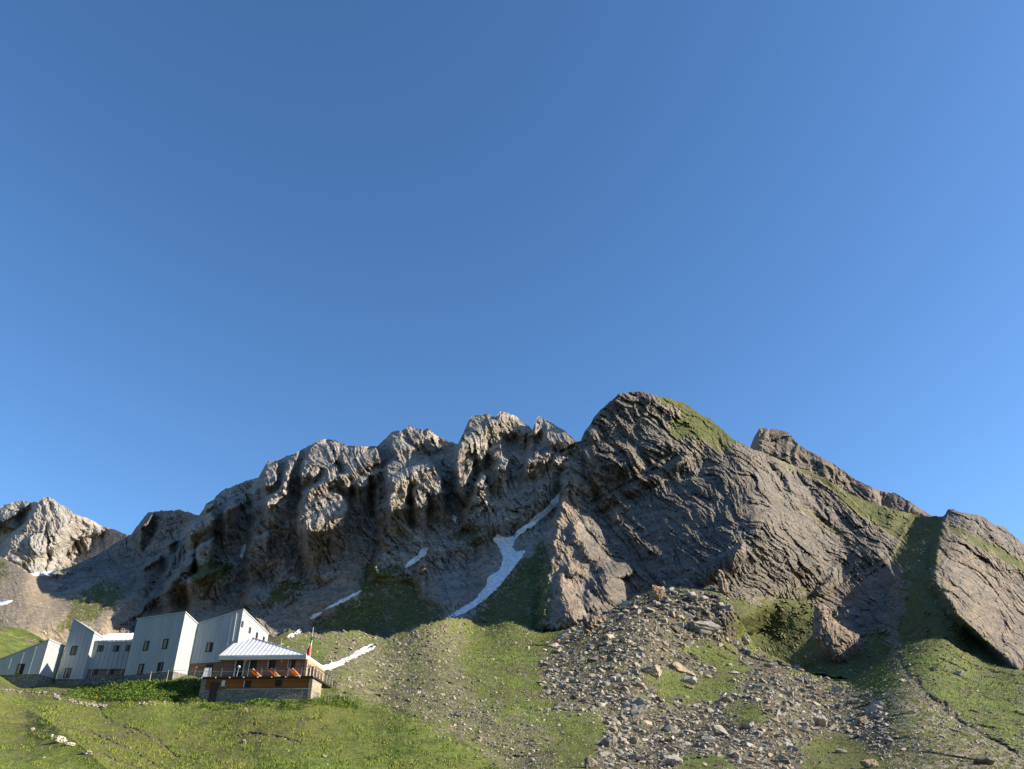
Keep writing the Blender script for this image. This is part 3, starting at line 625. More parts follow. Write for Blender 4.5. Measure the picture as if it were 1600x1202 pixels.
# ------------------------------------------------------------------ unseen hillside, added to block low sky light: left, behind and right of the viewer
kh = NT('sky_block_dark'); nh = kh.noise(kh.pos(), .05, 5, .6); kh.col(kh.ramp(nh, [(.3, (.03, .04, .03)), (.7, (.075, .08, .07))])); M_HILLS = kh.m  # kept dark so the added hillside bounces little sunlight
ph = np.linspace(R(138), R(350), 150); rr = np.linspace(0, 1, 40)
PH, RR = np.meshgrid(ph, rr); rad = 150 + 900 * RR
el = R(11) * sst(R(138), R(175), PH) * (1 - sst(R(285), R(345), PH)) + R(5)
hz = -10 + rad * np.tan(el) * RR ** 1.15 + fbm(rad / 120 * np.cos(PH) + 9, rad / 120 * np.sin(PH), 950, 4) * 40 * RR
vV = np.stack([rad * np.cos(PH), rad * np.sin(PH), hz], -1).reshape(-1, 3); vi = np.arange(len(vV)).reshape(PH.shape)
vq = np.stack([vi[:-1, :-1], vi[:-1, 1:], vi[1:, 1:], vi[1:, :-1]], -1).reshape(-1, 4); vm = np.zeros((len(vV), 4)); vm[:, 0] = .6 * (1 - sst(.1, .4, RR.ravel())); vm[:, 2] = .0; vm[:, 0] *= .6
tag(mesh_np('sky_block_hillside', vV, vq, M_HILLS, True), 'unseen dark hillside added behind the viewer to block low sky light', 'hillside', kind='structure')
# ================================================================== MOUNTAIN HUT
class MB:
    def __init__(s): s.v = []; s.f = []; s.mi = []
    def poly(s, pts, m=0):
        i = len(s.v); s.v += [tuple(map(float, p)) for p in pts]; s.f.append(tuple(range(i, i + len(pts)))); s.mi.append(m)
    def hexa(s, a, b, m=0):              # two matching quads a (4 pts), b (4 pts)
        i = len(s.v); s.v += [tuple(map(float, p)) for p in list(a) + list(b)]
        s.f += [(i+3,i+2,i+1,i), (i+4,i+5,i+6,i+7)] + [(i+k, i+(k+1)%4, i+4+(k+1)%4, i+4+k) for k in range(4)]; s.mi += [m] * 6
    def beam(s, p, q, w, h=None, m=0, up=(0, 0, 1)):
        p = Vector(p); q = Vector(q); h = h or w; d = (q - p).normalized(); u = Vector(up)
        if abs(d.dot(u)) > .98: u = Vector((0, 1, 0))
        x = d.cross(u).normalized() * (w / 2); y = x.cross(d).normalized() * (h / 2)
        s.hexa([p - x - y, p + x - y, p + x + y, p - x + y], [q - x - y, q + x - y, q + x + y, q - x + y], m)
    def tube(s, p, q, r, r2=None, n=8, m=0):
        p = Vector(p); q = Vector(q); r2 = r if r2 is None else r2; d = (q - p).normalized(); u = Vector((0, 0, 1)) if abs(d.z) < .9 else Vector((1, 0, 0))
        x = d.cross(u).normalized(); y = x.cross(d); i = len(s.v)
        for c, rr in ((p, r), (q, r2)):
            for k in range(n):
                a = 2 * math.pi * k / n; s.v.append(tuple(c + (x * math.cos(a) + y * math.sin(a)) * rr))
        for k in range(n): s.f.append((i + k, i + (k + 1) % n, i + n + (k + 1) % n, i + n + k)); s.mi.append(m)
        s.f.append(tuple(i + k for k in range(n))[::-1]); s.f.append(tuple(i + n + k for k in range(n))); s.mi += [m, m]
    def build(s, name, mats, parent=None, origin=None, smooth=False):
        me = bpy.data.meshes.new(name)
        o3 = ORG[parent.name] if parent is not None else Vector(origin if origin is not None else (0, 0, 0))
        me.from_pydata([tuple(Vector(p) - o3) for p in s.v], [], s.f)
        bm = bmesh.new(); bm.from_mesh(me); bmesh.ops.recalc_face_normals(bm, faces=bm.faces); bm.to_mesh(me); bm.free()
        mats = mats if isinstance(mats, (list, tuple)) else [mats]
        for m in mats: me.materials.append(m)
        for p, k in zip(me.polygons, s.mi): p.material_index = k; p.use_smooth = smooth
        o = bpy.data.objects.new(name, me); COL.objects.link(o)
        if parent is not None: o.parent = parent
        else: o.location = o3
        ORG[o.name] = o3
        return o
ORG = {}
def thing(name, loc, label, cat, group=None):
    o = empty(name, loc); ORG[o.name] = Vector(loc); tag(o, label, cat, group); return o
# --- materials
def simple(name, c, rough=.6, metal=0., spec=.3, var=.0, vs=3.0, bump=0.):
    k = NT(name); k.b.inputs['Roughness'].default_value = rough; k.b.inputs['Metallic'].default_value = metal; k.b.inputs['Specular IOR Level'].default_value = spec
    if var:
        n = k.noise(k.pos(), vs, 4, .6); a = tuple(x * (1 - var) for x in c); b = tuple(min(1, x * (1 + var)) for x in c)
        k.col(k.ramp(n, [(.3, a), (.7, b)]))
        if bump: k.bump(n, bump, .02)
    else: k.col(c)
    return k.m
def metal_mat(name, c):
    k = NT(name); p = k.pos((.5, .5, .12)); n = k.noise(p, 1.6, 4, .6); f = k.noise(k.pos(), 12, 3, .6)
    a = tuple(x * .86 for x in c); b = tuple(min(.9, x * 1.08) for x in c)
    k.col(k.mix(k.math('MULTIPLY', f, .18), k.ramp(n, [(.3, a), (.7, b)]), tuple(x * .7 for x in c)))
    k.b.inputs['Roughness'].default_value = .45; k.b.inputs['Metallic'].default_value = .0; k.b.inputs['Specular IOR Level'].default_value = .5; return k.m
def wood_mat(name, a, b, board=7.0):
    k = NT(name); p = k.pos(); sx = k.node('ShaderNodeSeparateXYZ'); k.link(p, sx.inputs[0])
    zz = k.math('MULTIPLY', sx.outputs[2], board); fr = k.math('FRACT', zz); fl = k.math('FLOOR', zz)
    wn = k.node('ShaderNodeTexWhiteNoise', noise_dimensions='1D'); k.link(fl, wn.inputs['W'])
    gr = k.noise(k.pos((.8, .8, 14)), 2.2, 5, .65)
    c = k.mix(gr, a, b); c = k.mix(k.math('MULTIPLY', wn.outputs[0], .55), c, tuple(x * .45 for x in b))
    gap = k.ramp(fr, [(.0, (1, 1, 1)), (.09, (0, 0, 0))]); c = k.mix(k.math('MULTIPLY', gap, .75), c, (.02, .015, .01)); k.col(c)
    k.bump(k.ramp(fr, [(.0, (0, 0, 0)), (.12, (1, 1, 1))]), .6, .03); k.b.inputs['Roughness'].default_value = .7; return k.m
def stone_mat(name, a, b, sc=2.6):
    k = NT(name); v = k.node('ShaderNodeTexVoronoi', feature='F1'); v.inputs['Scale'].default_value = sc; p = k.pos((1, 1, 1.9)); k.link(p, v.inputs['Vector'])
    e = k.node('ShaderNodeTexVoronoi', feature='DISTANCE_TO_EDGE'); e.inputs['Scale'].default_value = sc; k.link(p, e.inputs['Vector'])
    s1 = k.node('ShaderNodeSeparateColor'); k.link(v.outputs['Color'], s1.inputs[0]); n = k.noise(k.pos(), 9, 4, .6)
    c = k.mix(s1.outputs[0], a, b); c = k.mix(k.math('MULTIPLY', n, .5), c, tuple(x * .5 for x in a))
    c = k.mix(k.ramp(e.outputs['Distance'], [(.0, (1, 1, 1)), (.09, (0, 0, 0))]), c, tuple(x * .32 for x in a)); k.col(c)
    k.bump(k.ramp(e.outputs['Distance'], [(.0, (0, 0, 0)), (.2, (1, 1, 1))]), .8, .08); return k.m
M_ZINC = metal_mat('zinc_cladding', (.39, .42, .43)); M_TRIM = simple('zinc_trim', (.42, .44, .44), .4, 0, .5); M_SEAM = M_ZINC
M_ROOF = metal_mat('zinc_roof', (.68, .70, .70))
M_DARKM = simple('dark_window_frame', (.035, .03, .028), .5)
M_WOOD = wood_mat('larch_cladding', (.36, .22, .14), (.25, .15, .10), 6.5); M_WOOD2 = wood_mat('stained_cladding', (.50, .19, .055), (.30, .105, .035), 5.0); M_WOOD3 = wood_mat('pale_larch', (.50, .38, .24), (.36, .26, .16), 6.5)  # last one: paler tint of the larch boards for the right side wall
M_STONE = stone_mat('grey_masonry', (.38, .36, .31), (.18, .17, .15)); M_STONE2 = stone_mat('lime_masonry', (.55, .49, .37), (.40, .35, .26), 3.2)
M_CONC = simple('concrete_coping', (.40, .39, .36), .9, 0, .2, .2, 4)
M_DOOR = simple('brown_door', (.055, .032, .026), .6, 0, .3, .2, 5)
M_WHITE = simple('white_paint', (.78, .78, .76), .5); M_ORANGE = simple('orange_canvas', (.80, .27, .02), .8, 0, .2, .12, 8)
ko = NT('orange_canvas'); ko.col((.85, .30, .02)); tr_ = ko.node('ShaderNodeBsdfTranslucent'); tr_.inputs[0].default_value = (.9, .34, .03, 1); mx_ = ko.node('ShaderNodeMixShader'); mx_.inputs[0].default_value = .5
ko.link(ko.b.outputs[0], mx_.inputs[1]); ko.link(tr_.outputs[0], mx_.inputs[2]); ko.link(mx_.outputs[0], ko.n['Material Output'].inputs[0]); M_ORANGE = ko.m
M_STEEL = simple('galvanised_steel', (.50, .51, .50), .4, .6); M_WTRIM = simple('pale_window_trim', (.55, .52, .47), .6)
M_DECKE = simple('dark_deck_edge', (.03, .026, .024), .7); M_PLANK = simple('weathered_plank', (.55, .47, .33), .8, 0, .2, .25, 6)
kg = NT('window_glass'); kg.col((.02, .025, .03)); kg.b.inputs['Roughness'].default_value = .06; kg.b.inputs['Specular IOR Level'].default_value = .4; M_GLASS = kg.m
M_LAMP = simple('lamp_opal', (.85, .82, .72), .4)
M_CURT = simple('curtain', (.30, .24, .16), .9)

def vplane(P0, ang):                     # vertical plane through P0 whose line runs right along (cos, -sin)
    d = (math.cos(ang), -math.sin(ang))
    def hit(u, v):
        x, y, z = [float(t) for t in ray(u, v)]
        t = (P0[0] * d[1] - P0[1] * d[0]) / (x * d[1] - y * d[0]); return Vector((x * t, y * t, z * t))
    return hit
def rplane(P0, ang):                     # plane of a right-hand wall running back along (sin, cos)
    d = (math.sin(ang), math.cos(ang))
    def hit(u, v):
        x, y, z = [float(t) for t in ray(u, v)]
        t = (P0[0] * d[1] - P0[1] * d[0]) / (x * d[1] - y * d[0]); return Vector((x * t, y * t, z * t))
    return hit
def pt(u, v, Y): return Vector([float(t) for t in at(u, v, Y)])
def seams(mb, P, Q, zb0, zb1, zt0, zt1, n, nrm, w=.05, d=.022, m=0):
    """upright standing seams between plan points P and Q"""
    for i in range(1, n):
        t = i / n; x = P.x + (Q.x - P.x) * t; y = P.y + (Q.y - P.y) * t
        zb = zb0 + (zb1 - zb0) * t; zt = zt0 + (zt1 - zt0) * t - .03
        c = Vector((x, y, 0)) + nrm * (d / 2)
        mb.beam((c.x, c.y, zb + .02), (c.x, c.y, zt), w, d, m, up=tuple(nrm))
def window(parent, C, ang, w, h, curtain=0, frame_mat=None, right=False, trim=False, depth=.07):
    """C centre on the wall; the wall line runs along (cos,-sin) or, on a right wall, (sin,cos)"""
    t = Vector((math.cos(ang), -math.sin(ang), 0)) if not right else Vector((math.sin(ang), math.cos(ang), 0))
    n = Vector((-math.sin(ang), -math.cos(ang), 0)) if not right else Vector((math.cos(ang), -math.sin(ang), 0))
    U = Vector((0, 0, 1)); fb = MB(); b = .07
    def bar(a0, a1, z0, z1, d0=-.02, d1=depth, mb=fb, m=0):
        q = [C + t * a0 + U * z0, C + t * a1 + U * z0, C + t * a1 + U * z1, C + t * a0 + U * z1]
        mb.hexa([p + n * d0 for p in q], [p + n * d1 for p in q], m)
    bar(-w / 2 - b, -w / 2, -h / 2 - b, h / 2 + b); bar(w / 2, w / 2 + b, -h / 2 - b, h / 2 + b)
    bar(-w / 2, w / 2, h / 2, h / 2 + b); bar(-w / 2, w / 2, -h / 2 - b, -h / 2)
    if trim:
        bar(-w / 2 - b - .13, -w / 2 - b, -h / 2 - b, h / 2 + b, -.02, depth + .02, fb, 1)
    f = fb.build('window', [frame_mat or M_DARKM, M_WTRIM], parent)
    g = MB(); bar(-w / 2, w / 2, -h / 2, h / 2, -.02, .012, g); g.build('pane', M_GLASS, f)
    if curtain:
        c = MB(); bar(-w / 2 + .03, -w / 2 + w * curtain, -h / 2 + .03, h / 2 - .03, .012, .02, c); c.build('curtain', M_CURT, f)
    return f
def nf(ang): return Vector((-math.sin(ang), -math.cos(ang), 0))
def nr(ang): return Vector((math.cos(ang), -math.sin(ang), 0))
def metal_block(T, ang, bl, br, tl, tr, Yr, right_top=None, depth=7.0, nseam=9, zlow=None, wins=(), rwins=(), base_name=None):
    """clad block: front corners by photo pixel, depth of the right front corner in metres"""
    B = pt(*br, Yr); hit = vplane(B, ang); A = hit(*bl)
    zA, zB = A.z, B.z; zTA, zTB = hit(*tl).z, hit(*tr).z
    bk = Vector((math.sin(ang), math.cos(ang), 0)); rh = rplane(B, ang)
    if right_top is not None:
        q = rh(*right_top); depth = max((Vector((q.x, q.y, 0)) - Vector((B.x, B.y, 0))).dot(bk), 2.0); drop = zTB - q.z
    else: drop = 0
    D = depth
    A2 = A + bk * D; B2 = B + bk * D; zTA2, zTB2 = zTA - drop, zTB - drop
    mb = MB()
    def P(p, z): return Vector((p.x, p.y, z))
    zb2 = min(zA, zB)
    mb.poly([P(A, zA), P(B, zB), P(B, zTB), P(A, zTA)]); mb.poly([P(B, zB), P(B2, zB), P(B2, zTB2), P(B, zTB)])
    mb.poly([P(A2, zA), P(A, zA), P(A, zTA), P(A2, zTA2)]); mb.poly([P(B2, zB), P(A2, zA), P(A2, zTA2), P(B2, zTB2)]); mb.poly([P(A, zA), P(A2, zA), P(B2, zB), P(B, zB)])
    seams(mb, A, B, zA, zB, zTA, zTB, nseam, nf(ang)); seams(mb, B, B2, zB, zB, zTB, zTB2, max(3, int(D / .62)), nr(ang))
    w = mb.build('wall', M_ZINC, T)
    rf = MB(); o = .10; th = .14
    a, b, c, d = P(A, zTA) - bk * o + nf(ang) * 0, P(B, zTB) - bk * o, P(B2, zTB2) + bk * o, P(A2, zTA2) + bk * o
    rt = nr(ang) * o; a, d = a - rt, d - rt; b, c = b + rt, c + rt; up = Vector((0, 0, th))
    rf.hexa([a + Vector((0, 0, .004)), b + Vector((0, 0, .004)), c + Vector((0, 0, .004)), d + Vector((0, 0, .004))], [a + up, b + up, c + up, d + up])
    rf.build('roof', M_TRIM, T)
    for (u, v, ww, hh, cu) in wins: window(T, hit(u, v), ang, ww, hh, cu)
    for (u, v, ww, hh) in rwins: window(T, rh(u, v), ang, ww, hh, 0, right=True)
    return dict(A=A, B=B, A2=A2, B2=B2, hit=hit, rh=rh, zTA=zTA, zTB=zTB, ang=ang, D=D)
def box_between(mb, A, B, z0, z1, front, back, ang, m=0):
    n = nf(ang)
    q = [Vector((A.x, A.y, z0)), Vector((B.x, B.y, z0)), Vector((B.x, B.y, z1)), Vector((A.x, A.y, z1))]
    mb.hexa([p + n * front for p in q], [p - n * back for p in q], m)
G_ = 'metal clad blocks of the mountain hut'
# --- leftmost low block
T1 = thing('hut_block', pt(30, 1054, 113), 'leftmost low grey metal block with one window and a single sloping top edge', 'building', G_)
k1 = metal_block(T1, R(4), (-7, 1055), (61, 1053.5), (2.5, 1031), (76.5, 1000), 113, (101, 1010), nseam=4, wins=[(32, 1045.5, .95, 1.25, .45)])
mb = MB(); A, B = k1['hit'](-40, 1055), k1['hit'](61, 1053.5)
box_between(mb, A, B, B.z - 2.6, B.z - .004, -.12, 5.5, R(4)); mb.build('stone_base', M_STONE, T1)
# --- tall slanted block
TA = thing('hut_block', pt(108, 1061, 116), 'tall grey metal block with its top slanting down to the right', 'building', G_)
kA = metal_block(TA, R(9), (88, 1061.5), (128, 1061.5), (105.5, 967), (145.5, 989.5), 115.5, (167, 1001), nseam=6, wins=[(115.3, 1016.7, .80, 1.15, 0), (105.5, 1051.7, .85, 1.2, .4)])
mb = MB(); A, B = kA['hit'](86, 1061.5), kA['hit'](128, 1061.5); box_between(mb, A, B, A.z - 2.2, A.z - .004, -.10, 5.0, R(9)); mb.build('stone_base', M_STONE, TA)
mb = MB(); P = kA['hit'](89, 1060); q0, q1 = pt(66, 1056.5, 114.2), pt(61, 1074, 114.2)
mb.beam(q1, q0, .18, 1.0, 0, up=(0, 1, 0)); mb.build('prop_board', simple('orange_board', (.80, .42, .10), .7, 0, .2, .25, 5), TA)
# --- connecting wing
YW = float(kA['B'].y) + .35
TW = thing('hut_wing', pt(165, 1046, YW), 'low wing with a sloping metal roof above a timber strip, between two taller blocks', 'building')
aW = R(3); B = pt(204, 1045, YW); hitW = vplane(B, aW); A = hitW(129, 1046.5); zt = hitW(175, 1002.5).z; zb = hitW(165, 1045.5).z
bkW = Vector((math.sin(aW), math.cos(aW), 0)); mb = MB(); Bx = B + nr(aW) * 1.2
box_between(mb, A, Bx, zb, zt, 0, 6, aW); 
for i in range(1, 12):
    p = A.lerp(Bx, i / 12.0); mb.beam(Vector((p.x, p.y, zb + .02)) + nf(aW) * .025, Vector((p.x, p.y, zt - .02)) + nf(aW) * .025, .05, .05, 0, up=tuple(nf(aW)))
mb.build('wall', M_ZINC, TW)
zr_ = pt(190, 990.5, YW + 5.0).z; mb = MB()
e0 = [Vector((p.x, p.y, zt + .004)) + nf(aW) * .15 for p in (A, Bx)]; e1 = [Vector((p.x, p.y, zr_)) + bkW * 5.0 for p in (A, Bx)]; up = Vector((0, 0, .14))
mb.hexa([e0[0], e0[1], e1[1], e1[0]], [e0[0] + up, e0[1] + up, e1[1] + up, e1[0] + up])
for i in range(0, 13):
    t = i / 12.0; mb.beam(e0[0].lerp(e0[1], t) + up * 1.1, e1[0].lerp(e1[1], t) + up * 1.1, .06, .07)
mb.build('roof', M_ROOF, TW)
zc = hitW(165, 1054.5).z; mb = MB(); box_between(mb, A, Bx, zc, zb - .004, -.12, 5.5, aW); mb.build('timber_strip', M_WOOD, TW)
mb = MB(); box_between(mb, A, Bx, zc - 1.5, zc - .004, .05, 5.0, aW); mb.build('stone_base', M_STONE, TW)
for (u, v, w_, h_) in ((157, 1013.5, .72, .72), (181.7, 1013.5, .72, .72), (201, 1013, .6, .72)): window(TW, hitW(u, v), aW, w_, h_, .3)
for (u, v) in ((148, 1049.7), (173, 1049.5), (194.5, 1049)): window(TW, hitW(u, v) + nf(aW) * -.12, aW, .62, .74, .3, trim=True)
# --- big middle block
TB = thing('hut_block', pt(230, 1052, 110), 'largest grey metal block, with four windows on its seamed front and a bright right side', 'building', G_)
kB = metal_block(TB, R(21), (193.5, 1056), (270.6, 1049.5), (214.4, 968), (291, 957), 110, (309.5, 976.5), nseam=15, wins=[(228.5, 1009.3, .72, 1.22, .5), (258.5, 1006.3, .72, 1.22, .6), (220.2, 1045.6, .78, 1.25, .5), (250.3, 1043, .78, 1.2, 0)])
mb = MB(); A, B = kB['A'], kB['B']; zz = min(A.z, B.z); box_between(mb, A, B, zz - 1.5, zz - .004, -.04, 6.0, R(21)); mb.build('stone_base', M_STONE, TB)
# --- right block
c0 = kB['rh'](297, 1037); aC = R(6)
cB = vplane(c0, aC)(366, 1034)
TC = thing('hut_block', pt(335, 1035, 110), 'right metal block rising behind the terrace roof, with four slit windows down its sunlit side', 'building', G_)
kC = metal_block(TC, aC, (297, 1037), (366, 1034), (309.3, 975.5), (375, 953), float(cB.y), (419.5, 991), nseam=11, wins=[(327.3, 1011.5, .78, 1.15, .5)],
                 rwins=[(378.4, 975.5, .5, .68), (390, 985, .5, .68), (401, 993, .5, .68), (411.5, 999.6, .5, .68)])
mb = MB(); A, B = kC['A'], kC['B']; zc = min(A.z, B.z); zf = kC['hit'](320, 1053).z
box_between(mb, A, B, zf, zc - .004, -.06, 5.0, aC); mb.build('timber_base', M_WOOD, TC)
mb = MB(); box_between(mb, A - nr(aC) * .6, B, zf - 1.6, zf - .004, .02, 5.0, aC); mb.build('stone_base', M_STONE, TC)
mb = MB(); p = kC['hit'](327, 1049) + nf(aC) * -.06
mb.hexa([p + Vector((dx, 0, dz)) + nf(aC) * .0 for dx, dz in ((-.6, -.9), (.6, -.9), (.6, .95), (-.6, .95))], [p + Vector((dx, 0, dz)) + nf(aC) * .05 for dx, dz in ((-.6, -.9), (.6, -.9), (.6, .95), (-.6, .95))]); mb.build('door', M_DOOR, TC)
mb = MB(); p = kC['hit'](307.5, 1043.2) + nf(aC) * .02; mb.tube(p, p + nf(aC) * .1, .14, .1, 10); mb.build('wall_lamp', M_LAMP, TC)
for uu in ((341.0, 375.0),):                 # lightning cable on the cladding
    mb = MB(); p = kC['hit'](370.6, 958) + nf(aC) * .08; q = kC['hit'](363.6, 1002) + nf(aC) * .08; mb.tube(p, q, .025); p = kC['hit'](363, 962) + nf(aC) * .08; q = kC['hit'](355.5, 1008) + nf(aC) * .08; mb.tube(p, q, .02); mb.build('cable', M_WHITE, TC)
# --- terrace building
aD = R(3); nD, rD = nf(aD), nr(aD); bD = Vector((math.sin(aD), math.cos(aD), 0))
B0 = pt(489.5, 1060, 100.0); hitD = vplane(B0, aD); rhD = rplane(B0, aD)
A0 = hitD(319, 1062); zdeck = hitD(410, 1057.6).z; zgr = hitD(410, 1099).z; zmid = hitD(420, 1077.5).z
TD = thing('terrace_building', pt(405, 1060, 101), 'timber and stone terrace building with a low hipped metal roof, right end of the hut', 'building')
DL = 9.0
# lower storey: stone, with timber boarding above
mb = MB(); box_between(mb, A0, B0, zgr, zmid, .12, 3.4, aD); mb.build('stone_wall', M_STONE, TD)
mb = MB(); box_between(mb, A0 + rD * .35, B0 - rD * .45, zmid + .004, zdeck - .22, 0, 3.3, aD); mb.build('lower_cladding', M_WOOD2, TD)
mb = MB(); box_between(mb, A0 + rD * 3.0, B0 - rD * .45, zmid + .002, zmid + .09, .16, .0, aD); mb.build('coping', M_CONC, TD)
pr = rhD(503, 1066.5); dp = max(2.0, (pr - B0).dot(bD))
mb = MB(); box_between(mb, B0 - rD * .45, B0, zgr, zdeck - .22, .14, dp, aD); mb.build('stone_pillar', M_STONE2, TD)
mb = MB(); box_between(mb, A0 - rD * .25, A0 + rD * .35, zgr, zdeck - .22, .14, 3.0, aD); mb.build('stone_pillar', M_STONE, TD)
mb = MB(); a, b = hitD(325.5, 1094), hitD(337.5, 1094); zt = hitD(332, 1066.5).z; box_between(mb, a, b, zgr + .05, zt, .17, .0, aD); mb.build('door', M_DOOR, TD)
for (u, v, w_, h_) in ((387.3, 1069, .62, .62), (435.5, 1067.5, .70, .62)): window(TD, hitD(u, v), aD, w_, h_, 0, trim=(u < 400))
# deck: runs along the front and round the right side
pe = rhD(516, 1074.5); DL = max(5.0, (pe - B0).dot(bD)); mb = MB()
box_between(mb, A0 - rD * .3, B0 + rD * .25, zdeck - .2, zdeck, .35, 3.4, aD)
box_between(mb, B0 - rD * 1.6, B0 + rD * .25, zdeck - .2, zdeck - .004, -3.41, DL, aD); mb.build('deck', [M_DECKE], TD)
for i in range(9):
    mb = MB(); p = (A0 - rD * .2).lerp(B0 + rD * .15, i / 8.0); p.z = zdeck - .12; mb.beam(p + nD * .3, p + nD * .52, .13, .13); mb.build('joist_end', M_CONC, TD)
# upper storey
SB = 2.35; hitU = vplane(B0 - nD * SB, aD); UA = hitU(343.5, 1040); UB = hitU(479.5, 1040); ze = hitU(410, 1029.5).z
mb = MB(); box_between(mb, UA, UB - rD * .06, zdeck - .004, ze, 0, .3, aD); mb.build('front_cladding', M_WOOD, TD)
SL = 8.2; mb = MB(); p0 = UB + nD * .02; p1 = UB + bD * SL
mb.hexa([Vector((p.x, p.y, z)) for p, z in ((p0, zdeck - .004), (p1, zdeck - .004), (p1, ze - .02), (p0, ze - .02))], [Vector((p.x, p.y, z)) - rD * .3 for p, z in ((p0, zdeck - .004), (p1, zdeck - .004), (p1, ze - .02), (p0, ze - .02))]); mb.build('side_cladding', M_WOOD3, TD)
for i in range(5):
    c = UB + bD * (1.0 + i * 1.45); c.z = zdeck + 1.25; window(TD, c, aD, .62, 1.3, 0, right=True)
for (u, v) in ((396, 1038), (425.2, 1037), (456.6, 1036.3)): window(TD, hitU(u, v), aD, .72, 1.22, .3 if u > 440 else 0, trim=True)
mb = MB(); a, b = hitU(366, 1056), hitU(378, 1056); box_between(mb, a, b, zdeck + .02, hitU(372, 1030.8).z, .05, .0, aD); d = mb.build('door', M_GLASS, TD)
zt = hitU(372, 1030.8).z
for p in (a - rD * .13, b): mb = MB(); box_between(mb, p, p + rD * .13, zdeck + .02, zt, .12, 0, aD); mb.build('door_jamb', M_WTRIM, d)
for (u, v) in ((384.5, 1032.8), (440, 1033.2)): mb = MB(); p = hitU(u, v); mb.tube(p, p + nD * .12, .13, .09, 10); mb.build('wall_lamp', M_LAMP, TD)
# roof: front plane and right hip
E0 = hitU(342, 1027); EY = B0 - nD * (SB - .55); hitE = vplane(EY, aD); eL = hitE(342, 1024.5); eR = hitE(479, 1022.8); eR.z = eL.z = (eL.z + eR.z) / 2
Yt = eL.y + 4.6; tp = pt(395, 997.5, Yt); x, y = tp.x, tp.y
tL = eL + bD * 2.4; tL.z = eL.z + (tp.z - eL.z) * .52
bR = eR + bD * (SL + 1.2); bTop = tp + bD * 3.0; bL = tL + bD * 5; bL.z = tp.z
# the front plane passes through eave and the hip top
mb = MB(); dn = Vector((0, 0, -.12))
top = [eL, eR, tp]; lv = Vector((kC['B'].x, kC['B'].y, 0)); 
tq = pt(362, 1013, eL.y + 3.0); s_ = (tp.z - eL.z) / (tp.y - eL.y); tq.z = eL.z + s_ * (tq.y - eL.y)
for poly in ([eL, eR, tp, tq], [eR, bR, bTop, tp], [tq, tp, bTop]): mb.poly(poly)
for poly in ([eL + dn, eR + dn, bR + dn, bTop + dn * 12, tq + dn],): mb.poly(poly)
mb.poly([eL + dn, eR + dn, eR, eL]); mb.poly([eR + dn, bR + dn, bR, eR])
n_ = (eR - eL).cross(tp - eL).normalized(); n_ = n_ if n_.z > 0 else -n_
for i in range(1, 20):
    t = i / 20.0; p = eL.lerp(eR, t)
    d_ = (tp - eL); w_ = Vector((0, 1, s_)).normalized()
    # run upslope until the hip or the left verge
    L = 0.0
    for st in range(1, 60):
        q = p + w_ * (st * .1)
        fx = q.x
        hip = eR.x + (tp.x - eR.x) * ((q.y - eR.y) / (tp.y - eR.y)) if q.y < tp.y else -1e9
        vl = eL.x + (tq.x - eL.x) * ((q.y - eL.y) / (tq.y - eL.y)) if q.y < tq.y else tq.x + (tp.x - tq.x) * ((q.y - tq.y) / (tp.y - tq.y))
        if fx > hip or fx < vl - .02 or q.y > tp.y: break
        L = st * .1
    if L > .2: mb.beam(p + n_ * .02, p + w_ * L + n_ * .01, .045, .04, 0, up=tuple(n_))
mb.beam(eR + Vector((0, 0, .04)), tp + Vector((0, 0, .06)), .14, .12)
mb.build('roof', M_ROOF, TD)
mb = MB(); f0, f1 = eL + dn * 1.05, eR + dn * 1.05; hF = Vector((0, 0, -.42))
mb.hexa([f0 + nD * .0, f1, f1 + hF, f0 + hF], [f0 - nD * .5, f1 - nD * .5, f1 + hF - nD * .5, f0 + hF - nD * .5])
g0, g1 = eR + dn * 1.05 - nD * .52, bR + dn * 1.05; mb.hexa([g0, g1, g1 + hF * .6, g0 + hF * .6], [g0 - rD * .3, g1 - rD * .3, g1 + hF * .6 - rD * .3, g0 + hF * .6 - rD * .3]); mb.build('fascia', M_TRIM, TD)
mb = MB(); p = eR + (eL - eR) * .335 + Vector((0, 1.0, .75)); mb.tube(p, p + Vector((0, 0, 1.5)), .035); mb.beam(p + Vector((-.35, 0, 1.3)), p + Vector((.35, 0, 1.3)), .04); mb.build('aerial', M_STEEL, TD)
# --- railing round the deck
TR = thing('terrace_railing', (B0 + A0) / 2, 'thin steel railing with cables along the edge of the timber terrace', 'railing')
rl0, rl1 = A0 - rD * 1.2 + nD * .3, B0 + rD * .2 + nD * .3; rl2 = B0 + rD * .2 + bD * DL
for p in (rl0, rl1, rl2): p.z = zdeck
n1 = 9
for i in range(n1 + 1):
    m_ = MB(); p = rl0.lerp(rl1, i / n1); m_.beam(p, p + Vector((0, 0, 1.05)), .05, .05); m_.build('post', M_STEEL, TR)
for i in range(1, 7):
    m_ = MB(); p = rl1.lerp(rl2, i / 6.0); m_.beam(p, p + Vector((0, 0, 1.05)), .07, .07); m_.build('post', M_PLANK, TR)
m_ = MB(); m_.beam(rl0 + Vector((0, 0, 1.07)), rl1 + Vector((0, 0, 1.07)), .05, .05); m_.beam(rl1 + Vector((0, 0, 1.07)), rl2 + Vector((0, 0, 1.07)), .07, .06); m_.build('top_rail', M_DARKM, TR)
m_ = MB()
for h_ in (.62,): m_.tube(rl0 + Vector((0, 0, h_)), rl1 + Vector((0, 0, h_)), .018, n=6)
for h_ in (.25, .45, .65, .85): m_.tube(rl1 + Vector((0, 0, h_)), rl2 + Vector((0, 0, h_)), .012, n=6)
m_.build('cable', M_STEEL, TR)
